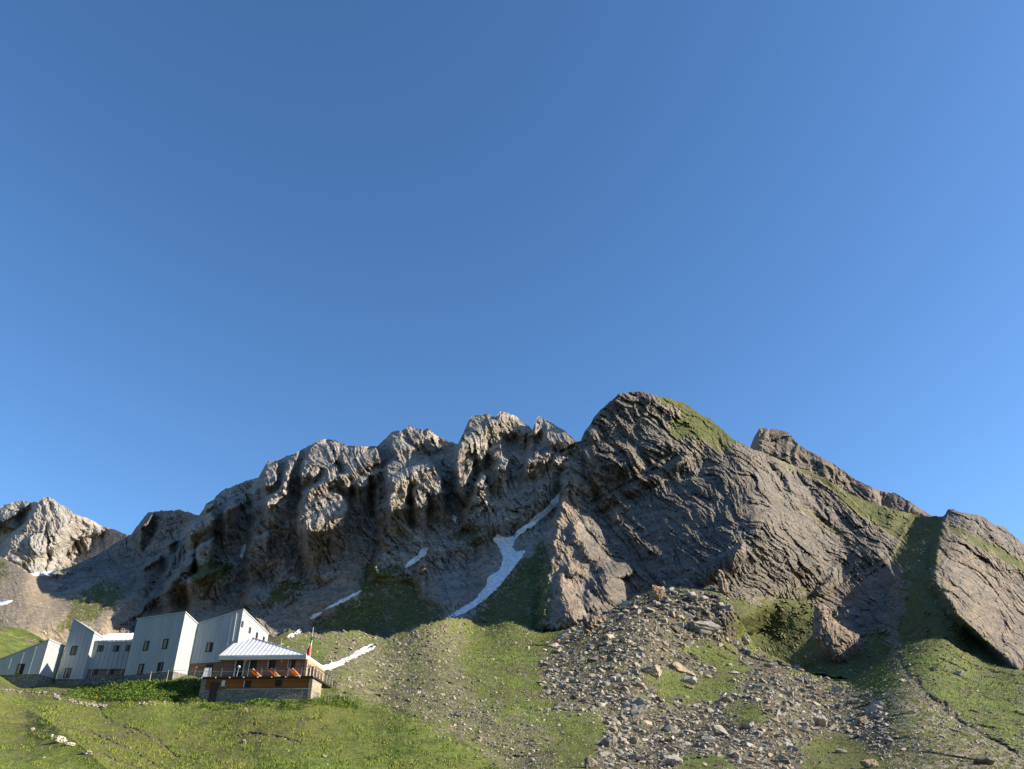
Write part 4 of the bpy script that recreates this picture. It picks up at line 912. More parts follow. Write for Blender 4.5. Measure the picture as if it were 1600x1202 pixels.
# --- deck chairs
def deck_chair(u, label):
    c = vplane(B0 - nD * .9, aD)(u, 1056); c.z = zdeck
    T = thing('deck_chair', c, label, 'deck chair', 'orange deck chairs on the terrace')
    w = .30; ex = (rD * .62 - nD * .78).normalized(); ey = (nD * .62 + rD * .78).normalized()
    a0, a1 = c - ex * .72 + Vector((0, 0, .95)), c + ex * .66 + Vector((0, 0, .24))
    m = MB(); N = 8
    pr = [a0.lerp(a1, i / N) - Vector((0, 0, .16 * math.sin(math.pi * i / N))) for i in range(N + 1)]
    for i in range(N): m.hexa([pr[i] + ey * w, pr[i + 1] + ey * w, pr[i + 1] - ey * w, pr[i] - ey * w], [q + Vector((0, 0, .025)) for q in (pr[i] + ey * w, pr[i + 1] + ey * w, pr[i + 1] - ey * w, pr[i] - ey * w)])
    m.build('sling', M_ORANGE, T)
    for sgn in (-1, 1):
        m = MB(); o = ey * (w + .04) * sgn; m.beam(a0 + o + Vector((0, 0, .05)), c + ex * .85 + o + Vector((0, 0, .03)), .05, .06); m.beam(c - ex * .7 + o + Vector((0, 0, .03)), a1 + o + Vector((0, 0, .05)), .045, .05); m.build('side_frame', simple('chair_beech', (.62, .42, .2), .6), T)
    m = MB(); m.beam(a0 + ey * (w + .06), a0 - ey * (w + .06), .05, .05); m.build('crossbar', M_PLANK, T)
deck_chair(399.5, 'orange deck chair nearest the glass door on the terrace')
deck_chair(428.5, 'middle orange deck chair on the terrace, below the second window')
deck_chair(461, 'orange deck chair at the right end of the terrace')
# --- small things on and by the terrace
c = vplane(B0 - nD * .3, aD)(322.8, 1057); c.z = zdeck; T = thing('sandwich_board', c, 'white A frame board standing at the left end of the terrace', 'sign board')
for sg in (-1, 1):
    m = MB(); q = [c + rD * dx + nD * (sg * (.34 - .30 * t)) + Vector((0, 0, h)) for dx, h, t in ((-.36, .02, 0), (.36, .02, 0), (.36, 1.2, 1), (-.36, 1.2, 1))]
    m.hexa(q, [p + nD * .03 * sg for p in q]); m.build('panel', M_WHITE, T)
    m = MB(); m.beam(q[0] + nD * .035 * sg, q[3] + nD * .035 * sg, .06, .03); m.build('side_rail', M_STEEL, T); m = MB(); m.beam(q[1] + nD * .035 * sg, q[2] + nD * .035 * sg, .06, .03); m.build('side_rail', M_STEEL, T)
c = vplane(B0 - nD * 1.2, aD)(369.5, 1056); c.z = zdeck; T = thing('lamp_post', c, 'slim pale post with a round white lamp in front of the glass terrace door', 'lamp')
m = MB(); m.tube(c, c + Vector((.12, 0, 1.25)), .045, .04, 8); m.build('pole', M_STEEL, T)
m = MB(); p = c + Vector((.13, 0, 1.25)); m.tube(p, p + Vector((0, 0, .14)), .13, .2, 12); m.tube(p + Vector((0, 0, .16)), p + Vector((0, 0, .3)), .2, .1, 12); m.build('lamp_head', M_WHITE, T)
c = hitD(349.2, 1067.5) + nD * .02; T = thing('notice_board', c, 'small white notice fixed on the reddish timber wall under the terrace', 'notice')
m = MB(); m.hexa([c + rD * a + Vector((0, 0, b)) for a, b in ((-.2, -.3), (.2, -.3), (.2, .3), (-.2, .3))], [c + rD * a + Vector((0, 0, b)) + nD * .06 for a, b in ((-.2, -.3), (.2, -.3), (.2, .3), (-.2, .3))]); m.build('panel', M_WHITE, T)
m = MB(); m.hexa([c + rD * a + Vector((0, 0, b)) + nD * .0 for a, b in ((-.26, -.42), (.26, -.42), (.26, -.33), (-.26, -.33))], [c + rD * a + Vector((0, 0, b)) + nD * .09 for a, b in ((-.26, -.42), (.26, -.42), (.26, -.33), (-.26, -.33))]); m.build('bracket', M_STEEL, T)
# --- flagpole and flag
fp = pt(483.5, 1036, 100.3); ft = pt(489.5, 981.5, 100.3); T = thing('flagpole', fp, 'slim white pole leaning slightly at the right front corner of the terrace roof', 'flagpole')
m = MB(); m.tube(fp - Vector((0, 0, .6)), ft, .035, .025, 8); m.build('pole', M_WHITE, T); m = MB(); m.tube(ft, ft + Vector((0, 0, .08)), .06, .04, 8); m.build('finial', M_STEEL, T)
kf = [simple('flag_green', (.02, .26, .08), .8), simple('flag_white', (.8, .8, .78), .8), simple('flag_red', (.75, .05, .04), .8)]
hang = pt(487.6, 994, 100.3); FL = MB(); rows = 16; colsN = 9
F_ = [[None] * (colsN + 1) for _ in range(rows + 1)]
for i in range(rows + 1):
    t = i / rows; c = hang.lerp(pt(482.0, 1024, 100.2), t); wd = .05 + .16 * t ** .8
    for j in range(colsN + 1):
        s2 = j / colsN; F_[i][j] = c + Vector((-wd + 2 * wd * s2 + .05 * math.sin(7 * t), -.28 * math.sin(s2 * 8 + t * 3) * (.3 + t * .7), -.05 * math.cos(s2 * 9)))
for i in range(rows):
    for j in range(colsN):
        t = (i + .5) / rows + (j / colsN - .5) * .18
        FL.poly([F_[i][j], F_[i][j + 1], F_[i + 1][j + 1], F_[i + 1][j]], 0 if t < .3 else (1 if t < .58 else 2))
fo = FL.build('flag', kf, None, hang, smooth=True); tag(fo, 'green white and red striped flag hanging limp on the pole beside the terrace roof', 'flag')
sd = fo.modifiers.new('thick', 'SOLIDIFY'); sd.thickness = .012
# --- fence posts on the bank below the middle block
TF = thing('path_railing', pt(255, 1060, 107.5), 'row of pale posts with a thin rail above the green bank below the largest block', 'railing')
pp = [pt(u, v, 107.6) for u, v in ((233.5, 1064), (260.5, 1062), (269.5, 1060.5), (294, 1062), (310, 1062))]
for p in pp:
    m = MB(); m.beam(p - Vector((0, 0, .35)), p + Vector((0, 0, 1.15)), .07, .07); m.build('post', M_PLANK, TF)
m = MB()
for a, b in zip(pp[:-1], pp[1:]): m.beam(a + Vector((0, 0, 1.05)), b + Vector((0, 0, 1.05)), .04, .04)
m.build('rail', M_STEEL, TF)
# --- fence at the foot of the right pillar
TF = thing('wooden_fence', pt(520, 1089, 101), 'low rough fence of pale sticks right of the terrace pillar', 'fence')
for (u0, v0, u1, v1) in ((508, 1096, 510, 1086), (513, 1096, 513, 1083), (518, 1095, 517, 1082), (525, 1094, 526, 1082), (531, 1094, 531, 1084), (538, 1094, 538, 1085)):
    m = MB(); m.beam(pt(u0, v0, 101.4), pt(u1, v1, 101.4), .06, .06); m.build('post', M_PLANK, TF)
m = MB(); m.beam(pt(506, 1090, 101.35), pt(520, 1084, 101.35), .05, .05); m.beam(pt(519, 1084, 101.35), pt(541, 1087.5, 101.35), .05, .05); m.build('rail', M_PLANK, TF)
# ================================================================== ROCKS, SNOW, GRASS
def boulder_mat(name, attr):
    k = NT(name)
    if attr:
        a = k.node('ShaderNodeAttribute', attribute_name='tint'); s1 = k.node('ShaderNodeSeparateColor'); k.link(a.outputs['Color'], s1.inputs[0]); r, w = s1.outputs[0], s1.outputs[1]
    else:
        oi = k.node('ShaderNodeObjectInfo'); r = oi.outputs['Random']; w = k.math('FRACT', k.math('MULTIPLY', r, 7.31))
    n = k.noise(k.pos(), 1.4, 5, .65); f = k.noise(k.pos(), 7, 4, .7)
    c = k.mix(r, (.16, .15, .13), (.45, .41, .35)); c = k.mix(k.ramp(w, [(.62, (0, 0, 0)), (.9, (.8, .8, .8))]), c, (.40, .30, .19))
    c = k.mix(k.ramp(n, [(.36, (.55, .55, .55)), (.55, (0, 0, 0))]), c, (.10, .098, .09)); c = k.mix(k.ramp(f, [(.58, (0, 0, 0)), (.75, (.5, .5, .5))]), c, (.48, .46, .40))
    k.col(c); k.bump(k.math('ADD', n, f), .5, .12); return k.m
M_BOULD = boulder_mat('boulder_stone', False); M_RUBBLE = boulder_mat('rubble_stone', True)
def hull_rock(seed, n=15, flat=1.0, elong=1.0):
    r = np.random.default_rng(seed); bm = bmesh.new()
    for p in r.normal(0, 1, (n, 3)):
        p = p / max(np.linalg.norm(p), .2) * r.uniform(.75, 1.1); p = np.sign(p) * np.abs(p) ** .8
        bm.verts.new((p[0] * elong, p[1], p[2] * flat))
    res = bmesh.ops.convex_hull(bm, input=bm.verts)
    bmesh.ops.delete(bm, geom=[g for g in res['geom_interior'] if isinstance(g, bmesh.types.BMVert)], context='VERTS')
    bmesh.ops.triangulate(bm, faces=bm.faces); bm.verts.ensure_lookup_table()
    V_ = np.array([v.co[:] for v in bm.verts]); F_ = np.array([[v.index for v in f.verts] for f in (bm.verts.index_update() or bm.faces)]); bm.free(); return V_, F_
VAR = [hull_rock(900 + i, 12 + i % 6, (.55, .75, .9, .38, .65)[i % 5], (1.0, 1.25, 1.5, 1.2)[i % 4]) for i in range(14)]
def rotm(rx, ry, rz):
    return np.array(Matrix.Rotation(rz, 3, 'Z') @ Matrix.Rotation(ry, 3, 'Y') @ Matrix.Rotation(rx, 3, 'X'))
ALLU, ALLV = Ug, V
rocks = []                               # (u, v, size px, variant, warm)
def scatter(n, u0, u1, v0, v1, test, smin, smax, p, warm=.0):
    u = RNG.uniform(u0, u1, n * 4); v = RNG.uniform(v0, v1, n * 4); m = test(u, v); u, v = u[m][:n], v[m][:n]
    s = smin * (1 - RNG.uniform(0, 1, len(u))) ** (-1 / p); s = np.where(s > smax, smin + (s % smin) * .6, s)
    w_ = np.clip(RNG.uniform(0, 1, len(u)) * (1 - warm) + warm * RNG.uniform(.5, 1.0, len(u)), 0, 1)
    for t in zip(u, v, s, w_): rocks.append(t)
def wob(u, v): return u + gn(u / 26, v / 18, 501) * 14 + gn(u / 9, v / 7, 503) * 5, v + gn(u / 26, v / 18, 502) * 10 + gn(u / 9, v / 7, 504) * 4
def infront(u, v): return v > VCREST(u) + 1
def t_b(u, v):
    a, b = wob(u, v); m = inpoly(a, b, BOULDER) & infront(u, v)
    for P in BOULDER_GRASS: m &= ~(inpoly(a, b, P) & (RNG.uniform(0, 1, u.shape) > .06))
    return m
def t_b2(u, v): return t_b(u + RNG.normal(0, 20, u.shape), v + RNG.normal(0, 11, u.shape)) & infront(u, v) & ~inpoly(u, v, MEADOW)
def t_br(u, v):
    a, b = wob(u, v); return inpoly(a, b, BROWN) & infront(u, v) & ~inpoly(u, v, MEADOW) & ((gn(u / 40, v / 22, 511) > -.25) | (RNG.uniform(0, 1, u.shape) > .65))
def t_mid(u, v): return infront(u, v) & ~inpoly(u, v, MEADOW) & ~inpoly(u, v, BOULDER) & ((gn(u / 22, v / 14, 521) > .1) | (RNG.uniform(0, 1, u.shape) > .75))
scatter(8200, 830, 1420, 915, 1212, t_b, 2.3, 17, 1.85, .22)
scatter(1500, 800, 1460, 915, 1212, t_b2, 2.2, 9, 2.3, .10)
scatter(380, 830, 1420, 1040, 1212, t_b, 5.0, 26, 2.2, .2)
scatter(3300, 430, 900, 975, 1212, t_br, 1.5, 7.5, 2.4, .5)
scatter(3200, 540, 960, 972, 1212, t_mid, 1.2, 8, 2.1, .35)
scatter(1700, 1130, 1640, 990, 1212, t_mid, 1.6, 9, 2.2, .1)
scatter(700, 1360, 1640, 1060, 1212, lambda u, v: inpoly(u, v, [(1350,1080),(1420,1060),(1500,1110),(1640,1190),(1640,1215),(1400,1215)]), 2.2, 10, 2.2, .1)
scatter(900, 1370, 1640, 900, 1212, lambda u, v: polydist(u, v, [(1408,910),(1396,985),(1400,1012),(1414,1045),(1440,1078),(1500,1130),(1560,1162),(1640,1206)]) < 9, 1.6, 8, 2.2, .0)
scatter(900, 395, 860, 880, 1000, lambda u, v: ~infront(u, v) & (v > VTOP(u) + 150) & (inpoly(u, v, [(395,985),(560,890),(660,930),(700,965),(640,985),(480,995)]) | inpoly(u, v, [(730,975),(800,880),(860,900),(850,980)])), 1.1, 4.5, 2.6, .1)
scatter(420, 1180, 1480, 830, 1060, lambda u, v: inpoly(u, v, SH_GULLY), 1.1, 4.5, 2.4, 0)
scatter(500, 415, 600, 975, 1040, lambda u, v: infront(u, v), 1.4, 5, 2.3, .5)
scatter(600, 0, 230, 890, 985, lambda u, v: inpoly(u, v, LIT_SCREE) & ~infront(u, v), .9, 3.0, 2.6, .6)
scatter(55, 0, 560, 1100, 1202, lambda u, v: inpoly(u, v, MEADOW), 1.5, 5, 2.0, .3)
scatter(60, 60, 480, 1130, 1200, lambda u, v: np.minimum.reduce([polydist(u, v, P) for P in PATHS]) < 3, 1.5, 4.5, 2.2, .3)
scatter(120, 500, 820, 1085, 1212, lambda u, v: polydist(u, v, [(540,1088),(590,1105),(650,1130),(700,1155),(760,1190),(800,1215)]) < 5, 2.0, 7, 2.2, .5)
rocks.sort(key=lambda t: -t[2])
RU = np.array([t[0] for t in rocks]); RV = np.array([t[1] for t in rocks]); RS = np.array([t[2] for t in rocks]); RW = np.array([t[3] for t in rocks])
RY = surf_depth(RU, RV); RP = at(RU, RV, RY); RM = RS * .5 * scale(RU, RV, RY)
NTOP = 262
bmesh_cache = {}
def rock_obj(name, P, S, var, rot, mat, sink=.25):
    key = (var, mat.name)
    if key not in bmesh_cache:
        vv, ff = VAR[var]; o = mesh_np(name, vv, ff, mat, False, link=False); bmesh_cache[key] = o.data; bpy.data.objects.remove(o)
    o = bpy.data.objects.new(name, bmesh_cache[key]); COL.objects.link(o); o.location = (P[0], P[1], P[2] + S * (.5 - sink) * .6); o.scale = (S, S, S); o.rotation_euler = rot; return o
def zone(u, v):
    if u > 1350 and v > 1050: return 'grey boulder beside the stony stream bed at lower right', 'boulders by the stream bed'
    if u < 560 and v > 1090: return 'small pale rock lying in the meadow below the hut', 'rocks in the meadow'
    if inpoly(np.array([u]), np.array([v]), BOULDER)[0]:
        return ('big grey boulder in the near part of the boulder field' , 'near boulders of the boulder field') if v > 1090 else ('grey angular boulder high in the boulder field under the cliffs', 'upper boulders of the boulder field')
    if u < 900: return 'brownish stone on the grassy scree between hut and boulder field', 'stones of the brown scree'
    return 'grey stone in the grass right of the boulder field', 'stones in the grass right of the boulder field'
for i in range(NTOP):
    o = rock_obj('boulder', RP[i], RM[i] * 1.05, int(RNG.integers(14)), (RNG.uniform(-.35, .35), RNG.uniform(-.35, .35), RNG.uniform(0, 6.28)), M_BOULD)
    l_, g_ = zone(RU[i], RV[i]); tag(o, l_, 'boulder', g_)
vs, fs, ts, off = [], [], [], 0
for i in range(NTOP, len(RU)):
    vv, ff = VAR[int(RNG.integers(14))]
    m_ = rotm(RNG.uniform(-.5, .5), RNG.uniform(-.5, .5), RNG.uniform(0, 6.28))
    vs.append((vv * RM[i] * 1.1) @ m_.T + RP[i] + np.array([0, 0, RM[i] * .12])); fs.append(ff + off); off += len(vv)
    ts.append(np.tile(np.array([[RNG.uniform(0, 1), RW[i], 0, 1]]), (len(vv), 1)))
o = mesh_np('rubble', np.concatenate(vs), np.concatenate(fs), M_RUBBLE, False, {'tint': np.concatenate(ts)}); tag(o, 'thousands of loose angular stones scattered over the slopes', 'rubble', kind='stuff')
# --- particular boulders
def hero(u, v, wpx, hpx, seed, label, flat=None, rz=0.0, deep=.9, mat=None, name='boulder', cat='boulder', tilt=0.0, sub=3, amp=.10, bed=None):
    """one shaped rock: width and height as seen, in photo pixels; (u, v) is the foot"""
    Y = float(surf_depth([u], [v])[0]); P = at(u, v, Y); s = float(scale(u, v, Y)); wx, hz = wpx * s / 2, hpx * s * 1.05
    vv, ff = hull_rock(seed, 16, 1.0, 1.0)
    bm = bmesh.new(); vl = [bm.verts.new(p) for p in vv]; [bm.faces.new([vl[i] for i in f]) for f in ff]
    bmesh.ops.subdivide_edges(bm, edges=bm.edges[:], cuts=2 ** sub - 1 if sub < 3 else 5, use_grid_fill=True)
    bmesh.ops.triangulate(bm, faces=bm.faces); bm.verts.index_update()
    V_ = np.array([q.co[:] for q in bm.verts]); F_ = np.array([[q.index for q in f.verts] for f in bm.faces]); bm.free()
    q = V_ @ rotm(.4 * seed, .3 * seed, 0).T
    a = math.radians(bed if bed is not None else 30); al = q[:, 0] * math.cos(a) - q[:, 2] * math.sin(a); ac = q[:, 0] * math.sin(a) + q[:, 2] * math.cos(a)
    d = cells(al * 2.2 + q[:, 1], ac * 5.0 + q[:, 1] * .5, seed) * amp * 1.6 + cells(al * 5, ac * 9 + q[:, 1] * 3, seed + 3) * amp * .8
    n_ = V_ / np.maximum(np.linalg.norm(V_, axis=1, keepdims=True), .3); V_ = V_ + n_ * d[:, None]
    mx = np.abs(V_).max(0); V_ = V_ / mx * np.array([wx, wx * deep, hz * .62])
    V_ = V_ @ rotm(0, tilt, rz).T
    o = mesh_np(name, V_, F_, mat or M_BOULD, False); o.location = (P[0], P[1] + wx * deep * .3, P[2] + hz * .40); tag(o, label, cat); return o
M_OUTB = simple('ochre_boulder', (.30, .20, .125), .9, 0, .2, .35, 2.0, .5)
hero(1067, 1052, 56, 22, 5, 'long pale rectangular block lying in the middle of the boulder field', deep=.55, rz=.12)
hero(1020, 1057, 34, 17, 8, 'dark rock wedged under the left end of the long pale block', deep=.8)
hero(1076, 1068, 30, 13, 12, 'low dark rock in the grass just below the long pale block', deep=.8)
hero(1102, 993, 50, 28, 15, 'large rounded tan boulder at the right edge of the upper boulder field', deep=.7, rz=.2)
hero(1163, 1006, 20, 15, 18, 'smooth grey oval boulder beside the shaded gully grass', deep=.8)
hero(1030, 938, 22, 24, 21, 'orange brown upright boulder on the crest of the boulder field', deep=.8, mat=M_OUTB)
hero(1028, 948, 13, 9, 23, 'small pale round boulder just below the orange crest boulder', deep=.8)
hero(952, 1168, 30, 17, 26, 'pale flat topped block at the foot of the boulder field', deep=.7)
hero(992, 1163, 17, 14, 28, 'pale wedge shaped boulder right of the flat topped block', deep=.8)
hero(1000, 1122, 32, 20, 31, 'tall angular boulder with one bright face left of the grass patch', deep=.7)
hero(1000, 1104, 26, 14, 33, 'tan leaning slab above the bright faced boulder', deep=.6, tilt=.3)
hero(925, 1201, 24, 17, 36, 'pale boulder cut by the bottom edge of the photo', deep=.8)
hero(1126, 1150, 30, 18, 39, 'dark rounded boulder in the lower middle of the boulder field', deep=.8)
hero(1110, 1142, 16, 12, 41, 'pale block leaning on the dark rounded boulder', deep=.8)
hero(1286, 1137, 24, 18, 44, 'pale cream boulder near the right end of the boulder field', deep=.8)
hero(1353, 1131, 30, 11, 47, 'long low grey slab on the grass at lower right', deep=.6)
hero(1362, 1200, 32, 13, 50, 'flat grey slab in the grass at the bottom right', deep=.6)
hero(1540, 1195, 34, 12, 53, 'long grey slab in the lower right corner', deep=.6)
hero(1262, 1004 + 66, 14, 9, 56, 'grey boulder on the rubble just below the shaded gully', deep=.8)
hero(1335, 1100, 34, 9, 59, 'thin brown slab lying across the rubble below the gully', deep=.5)
hero(715, 1120, 15, 10, 62, 'bright white stone on the brown scree', deep=.8)
hero(1055, 1195, 30, 14, 65, 'low pale block at the bottom centre of the boulder field', deep=.7)
hero(378, 1164, 12, 8, 68, 'pale angular stone in the middle of the meadow', deep=.8)
hero(505, 1184, 10, 4, 70, 'small white stone near the bottom of the meadow', deep=.8)
hero(1460, 1049, 12, 7, 72, 'grey boulder casting a shadow on the sunlit grass by the gully', deep=.9)
hero(1500, 1056, 18, 7, 74, 'low grey rock on the sunlit grass below the tilted slab', deep=.8)
kp = NT('pale_limestone'); n = kp.noise(kp.pos(), 3, 5, .6); kp.col(kp.ramp(n, [(.3, (.36, .32, .24)), (.7, (.62, .57, .46))])); kp.bump(n, .5, .1); M_PALE = kp.m
for (u, v, w_, h_, lb) in ((92, 1161, 20, 10, 'pale bare rock breaking through the grassy knoll, largest of its cluster'), (108, 1166, 20, 6, 'flat pale rock right of the largest bare rock on the knoll'), (134, 1178, 20, 5, 'narrow pale rock strip lowest on the edge of the knoll'), (79, 1153, 6, 5, 'small pale stone left of the bare rock on the knoll'), (50, 1142, 7, 5, 'lone small pale stone high on the grassy knoll')):
    hero(u, v, w_, h_, u, lb, mat=M_PALE, deep=.8, name='bare_rock', cat='rock', amp=.2)
for (u, v, w_, h_, lb) in ((66, 988, 7, 3.5, 'white boulder on the scree above the leftmost block'), (70, 991, 5, 2.5, 'smaller white boulder just below the white scree boulder')):
    hero(u, v, w_, h_, int(u), lb, mat=M_PALE, deep=.8)
# --- rock outcrops
k = NT('outcrop_rock'); st = k.pos((.3, .2, 1.2), (0, R(-52), 0)); n = k.noise(st, .9, 6, .62, .5); f = k.noise(k.pos(), 1.5, 5, .65)
c = k.ramp(n, [(.3, (.12, .095, .075)), (.5, (.25, .19, .14)), (.72, (.38, .29, .20))]); c = k.mix(k.ramp(f, [(.4, (.6, .6, .6)), (.58, (0, 0, 0))]), c, (.09, .08, .075)); k.col(c); k.bump(k.math('ADD', n, f), .6, .4); M_OUT = k.m
def crag(pts, label, depth_px, seed, Y=None, bed=55, lean=0.0, lift=.0):
    """standing outcrop: traced outline given real thickness, rounded over front and back, rough bedded surface"""
    P = np.array(pts, float); u0, v0 = P.min(0); u1, v1 = P.max(0); ff_u = (u0 + u1) / 2
    Yb = Y or float(surf_depth([ff_u], [v1 - 2])[0]); st_ = 1.1
    us = np.arange(u0 - 1, u1 + 1.1, st_); vs_ = np.arange(v0 - 1, v1 + 1.1, st_); uu, vv = np.meshgrid(us, vs_)
    wu = uu + gn(uu / 7, vv / 7, seed) * 2.2 + gn(uu / 3, vv / 3, seed + 1); wv = vv + gn(uu / 7, vv / 7, seed + 2) * 2.2
    ins = inpoly(wu, wv, P); d = np.full(uu.shape, 1e9)
    d = polydist(wu, wv, list(map(tuple, P)) + [tuple(P[0])]); d = np.where(ins, d, 0)
    s = float(scale(ff_u, v1, Yb)); big, h = rock_noise(uu * 1.5, vv * 1.5, R(bed), seed + 7)
    prof = depth_px * (1 - np.exp(-d / (depth_px * .38)))
    t = (uu - u0) / (u1 - u0); front_ = Yb - (prof * (1.15 - .9 * t) + (big * .35 + h * .5) * np.clip(d / 3, 0, 1)) * s + (v1 - vv) * s * .35 + lean * (v1 - vv) * s
    back_ = Yb + (prof * .6) * s + (v1 - vv) * s * .35 + .2
    A = at(uu, vv, front_); B = at(uu, vv, back_); n, m = uu.shape; Pn = np.concatenate([A.reshape(-1, 3), B.reshape(-1, 3)]); i = np.arange(n * m).reshape(n, m); kk_ = i + n * m
    cell = ins[:-1, :-1] & ins[1:, :-1] & ins[1:, 1:] & ins[:-1, 1:]
    q = np.stack([i[:-1, :-1], i[1:, :-1], i[1:, 1:], i[:-1, 1:]], -1)[cell]; qb = np.stack([kk_[:-1, :-1], kk_[:-1, 1:], kk_[1:, 1:], kk_[1:, :-1]], -1)[cell]
    side = []
    cp = np.zeros((n + 1, m + 1), bool); cp[1:n, 1:m] = cell
    for a in range(n - 1):
        for b in range(m - 1):
            if not cell[a, b]: continue
            if not cp[a, b + 1]: side.append((i[a, b], i[a, b + 1], kk_[a, b + 1], kk_[a, b]))
            if not cp[a + 2, b + 1]: side.append((i[a + 1, b + 1], i[a + 1, b], kk_[a + 1, b], kk_[a + 1, b + 1]))
            if not cp[a + 1, b]: side.append((i[a + 1, b], i[a, b], kk_[a, b], kk_[a + 1, b]))
            if not cp[a + 1, b + 2]: side.append((i[a, b + 1], i[a + 1, b + 1], kk_[a + 1, b + 1], kk_[a, b + 1]))
    F_ = np.concatenate([q, qb, np.array(side)]); us_, inv = np.unique(F_.ravel(), return_inverse=True)
    o = mesh_np('rock_outcrop', Pn[us_], inv.reshape(-1, 4), M_OUT, False); tag(o, label, 'rock outcrop'); return o
crag([(1272,944),(1285,942),(1297,950),(1300,962),(1312,975),(1340,990),(1352,1003),(1348,1016),(1330,1022),(1326,1032),(1312,1038),(1296,1028),(1282,1015),(1270,998),(1268,975)], 'brown tower of rock standing in the shaded grass of the gully', 30, 601)
crag([(910,962),(918,960),(932,962),(945,960),(952,966),(938,976),(930,985),(918,994),(911,985),(909,972)], 'small brown outcrop casting a shadow on the grass at the foot of the pyramid', 18, 611)
crag([(1121,890),(1127,890),(1133,903),(1140,910),(1142,926),(1130,932),(1122,920),(1120,905)], 'slim orange rock tooth against the dark cliff above the boulder field', 12, 621)
# --- snow
ks = NT('old_snow'); n = ks.noise(ks.pos(), .4, 5, .6); ks.col(ks.ramp(n, [(.3, (.50, .51, .52)), (.6, (.78, .79, .80))])); ks.b.inputs['Roughness'].default_value = .7; ks.bump(n, .4, .3); M_SNOW = ks.m
def snow(P, label, hpx=.9):
    P = np.array(P, float); u0, v0 = P.min(0) - 2; u1, v1 = P.max(0) + 2; st_ = .8
    uu, vv = np.meshgrid(np.arange(u0, u1, st_), np.arange(v0, v1, st_))
    wu = uu + gn(uu / 6, vv / 6, 701) * 1.3; wv = vv + gn(uu / 6, vv / 6, 702) * 1.3
    ins = inpoly(wu, wv, P); d = np.where(ins, polydist(wu, wv, list(map(tuple, P)) + [tuple(P[0])]), -polydist(wu, wv, list(map(tuple, P)) + [tuple(P[0])]))
    Yg = surf_depth(uu.ravel(), vv.ravel()).reshape(uu.shape)
    Ys = Yg.copy()
    for _ in range(24): Ys = (Ys + np.roll(Ys, 1, 0) + np.roll(Ys, -1, 0) + np.roll(Ys, 1, 1) + np.roll(Ys, -1, 1)) / 5
    Ys = np.minimum(Ys, Yg + .6 * scale(uu, vv, Yg)); s = scale(uu, vv, Yg); Yt = Ys - np.clip(d * .8 + .4, -1.5, hpx) * s * 1.6
    A = at(uu, vv, Yt); ok_ = d > -1.0
    n, m = uu.shape; i = np.arange(n * m).reshape(n, m); c = ok_[:-1, :-1] & ok_[1:, :-1] & ok_[1:, 1:] & ok_[:-1, 1:]
    q = np.stack([i[:-1, :-1], i[1:, :-1], i[1:, 1:], i[:-1, 1:]], -1)[c]; us_, inv = np.unique(q.ravel(), return_inverse=True)
    o = mesh_np('snow_patch', A.reshape(-1, 3)[us_], inv.reshape(-1, 4), M_SNOW, True); tag(o, label, 'snow patch', 'old snow patches on the mountainside')
snow([(877,769),(870,773),(862,784),(852,795),(840,804),(828,816),(820,821),(812,827),(806,831),(804,837),(794,841),(786,839),(778,835),(770,843),(778,852),(783,862),(786,872),(783,885),(778,893),(768,898),(762,903),(760,915),(752,925),(742,937),(725,948),(710,957),(697,964),(710,964),(728,957),(745,946),(758,936),(772,924),(785,910),(795,898),(803,886),(813,874),(821,861),(806,862),(801,856),(802,848),(808,840),(818,831),(832,822),(845,811),(857,802),(870,787)], 'long branching tongue of snow in the gully left of the main peak')
snow([(631,887),(640,877),(654,866),(660,857),(669,856),(665,866),(651,878),(638,887)], 'short slanting snow strip at the foot of the central cliffs')
snow([(484,967),(491,960),(504,956),(500,961),(490,967)], 'small snow patch lowest on the shaded slope behind the hut')
snow([(505,953),(530,939),(550,929),(566,922),(559,929),(540,939),(517,950)], 'thin slanting snow streak on the shaded slope above the small patch')
snow([(503,1040),(520,1036),(545,1026),(560,1016),(580,1007),(591,1005),(583,1014),(560,1025),(540,1036),(515,1047),(505,1047)], 'bright sunlit snow strip just right of the terrace')
snow([(-20,940),(10,938),(19,939),(12,944),(-20,950)], 'sunlit snow patch on the scree at the left edge of the photo', 1.5)
snow([(48,897),(62,895),(75,895),(88,891),(86,895),(72,899),(55,900)], 'thin snow rim at the foot of the pale far peak', 1.2)
snow([(708,805),(714,809),(711,816),(707,811)], 'tiny snow fleck above the grassy ledge in the cirque', 1.2)
snow([(447,996),(455,990),(462,991),(456,997)], 'small snow scrap on the scree hump behind the terrace roof', 1.2)
snow([(460,990),(468,984),(472,986),(466,991)], 'tiny snow scrap right of the hump behind the terrace roof', 1.2)
snow([(380,852),(384,850),(382,862),(378,874),(375,872)], 'narrow icy streak in the gully left of the big buttress', 1.2)
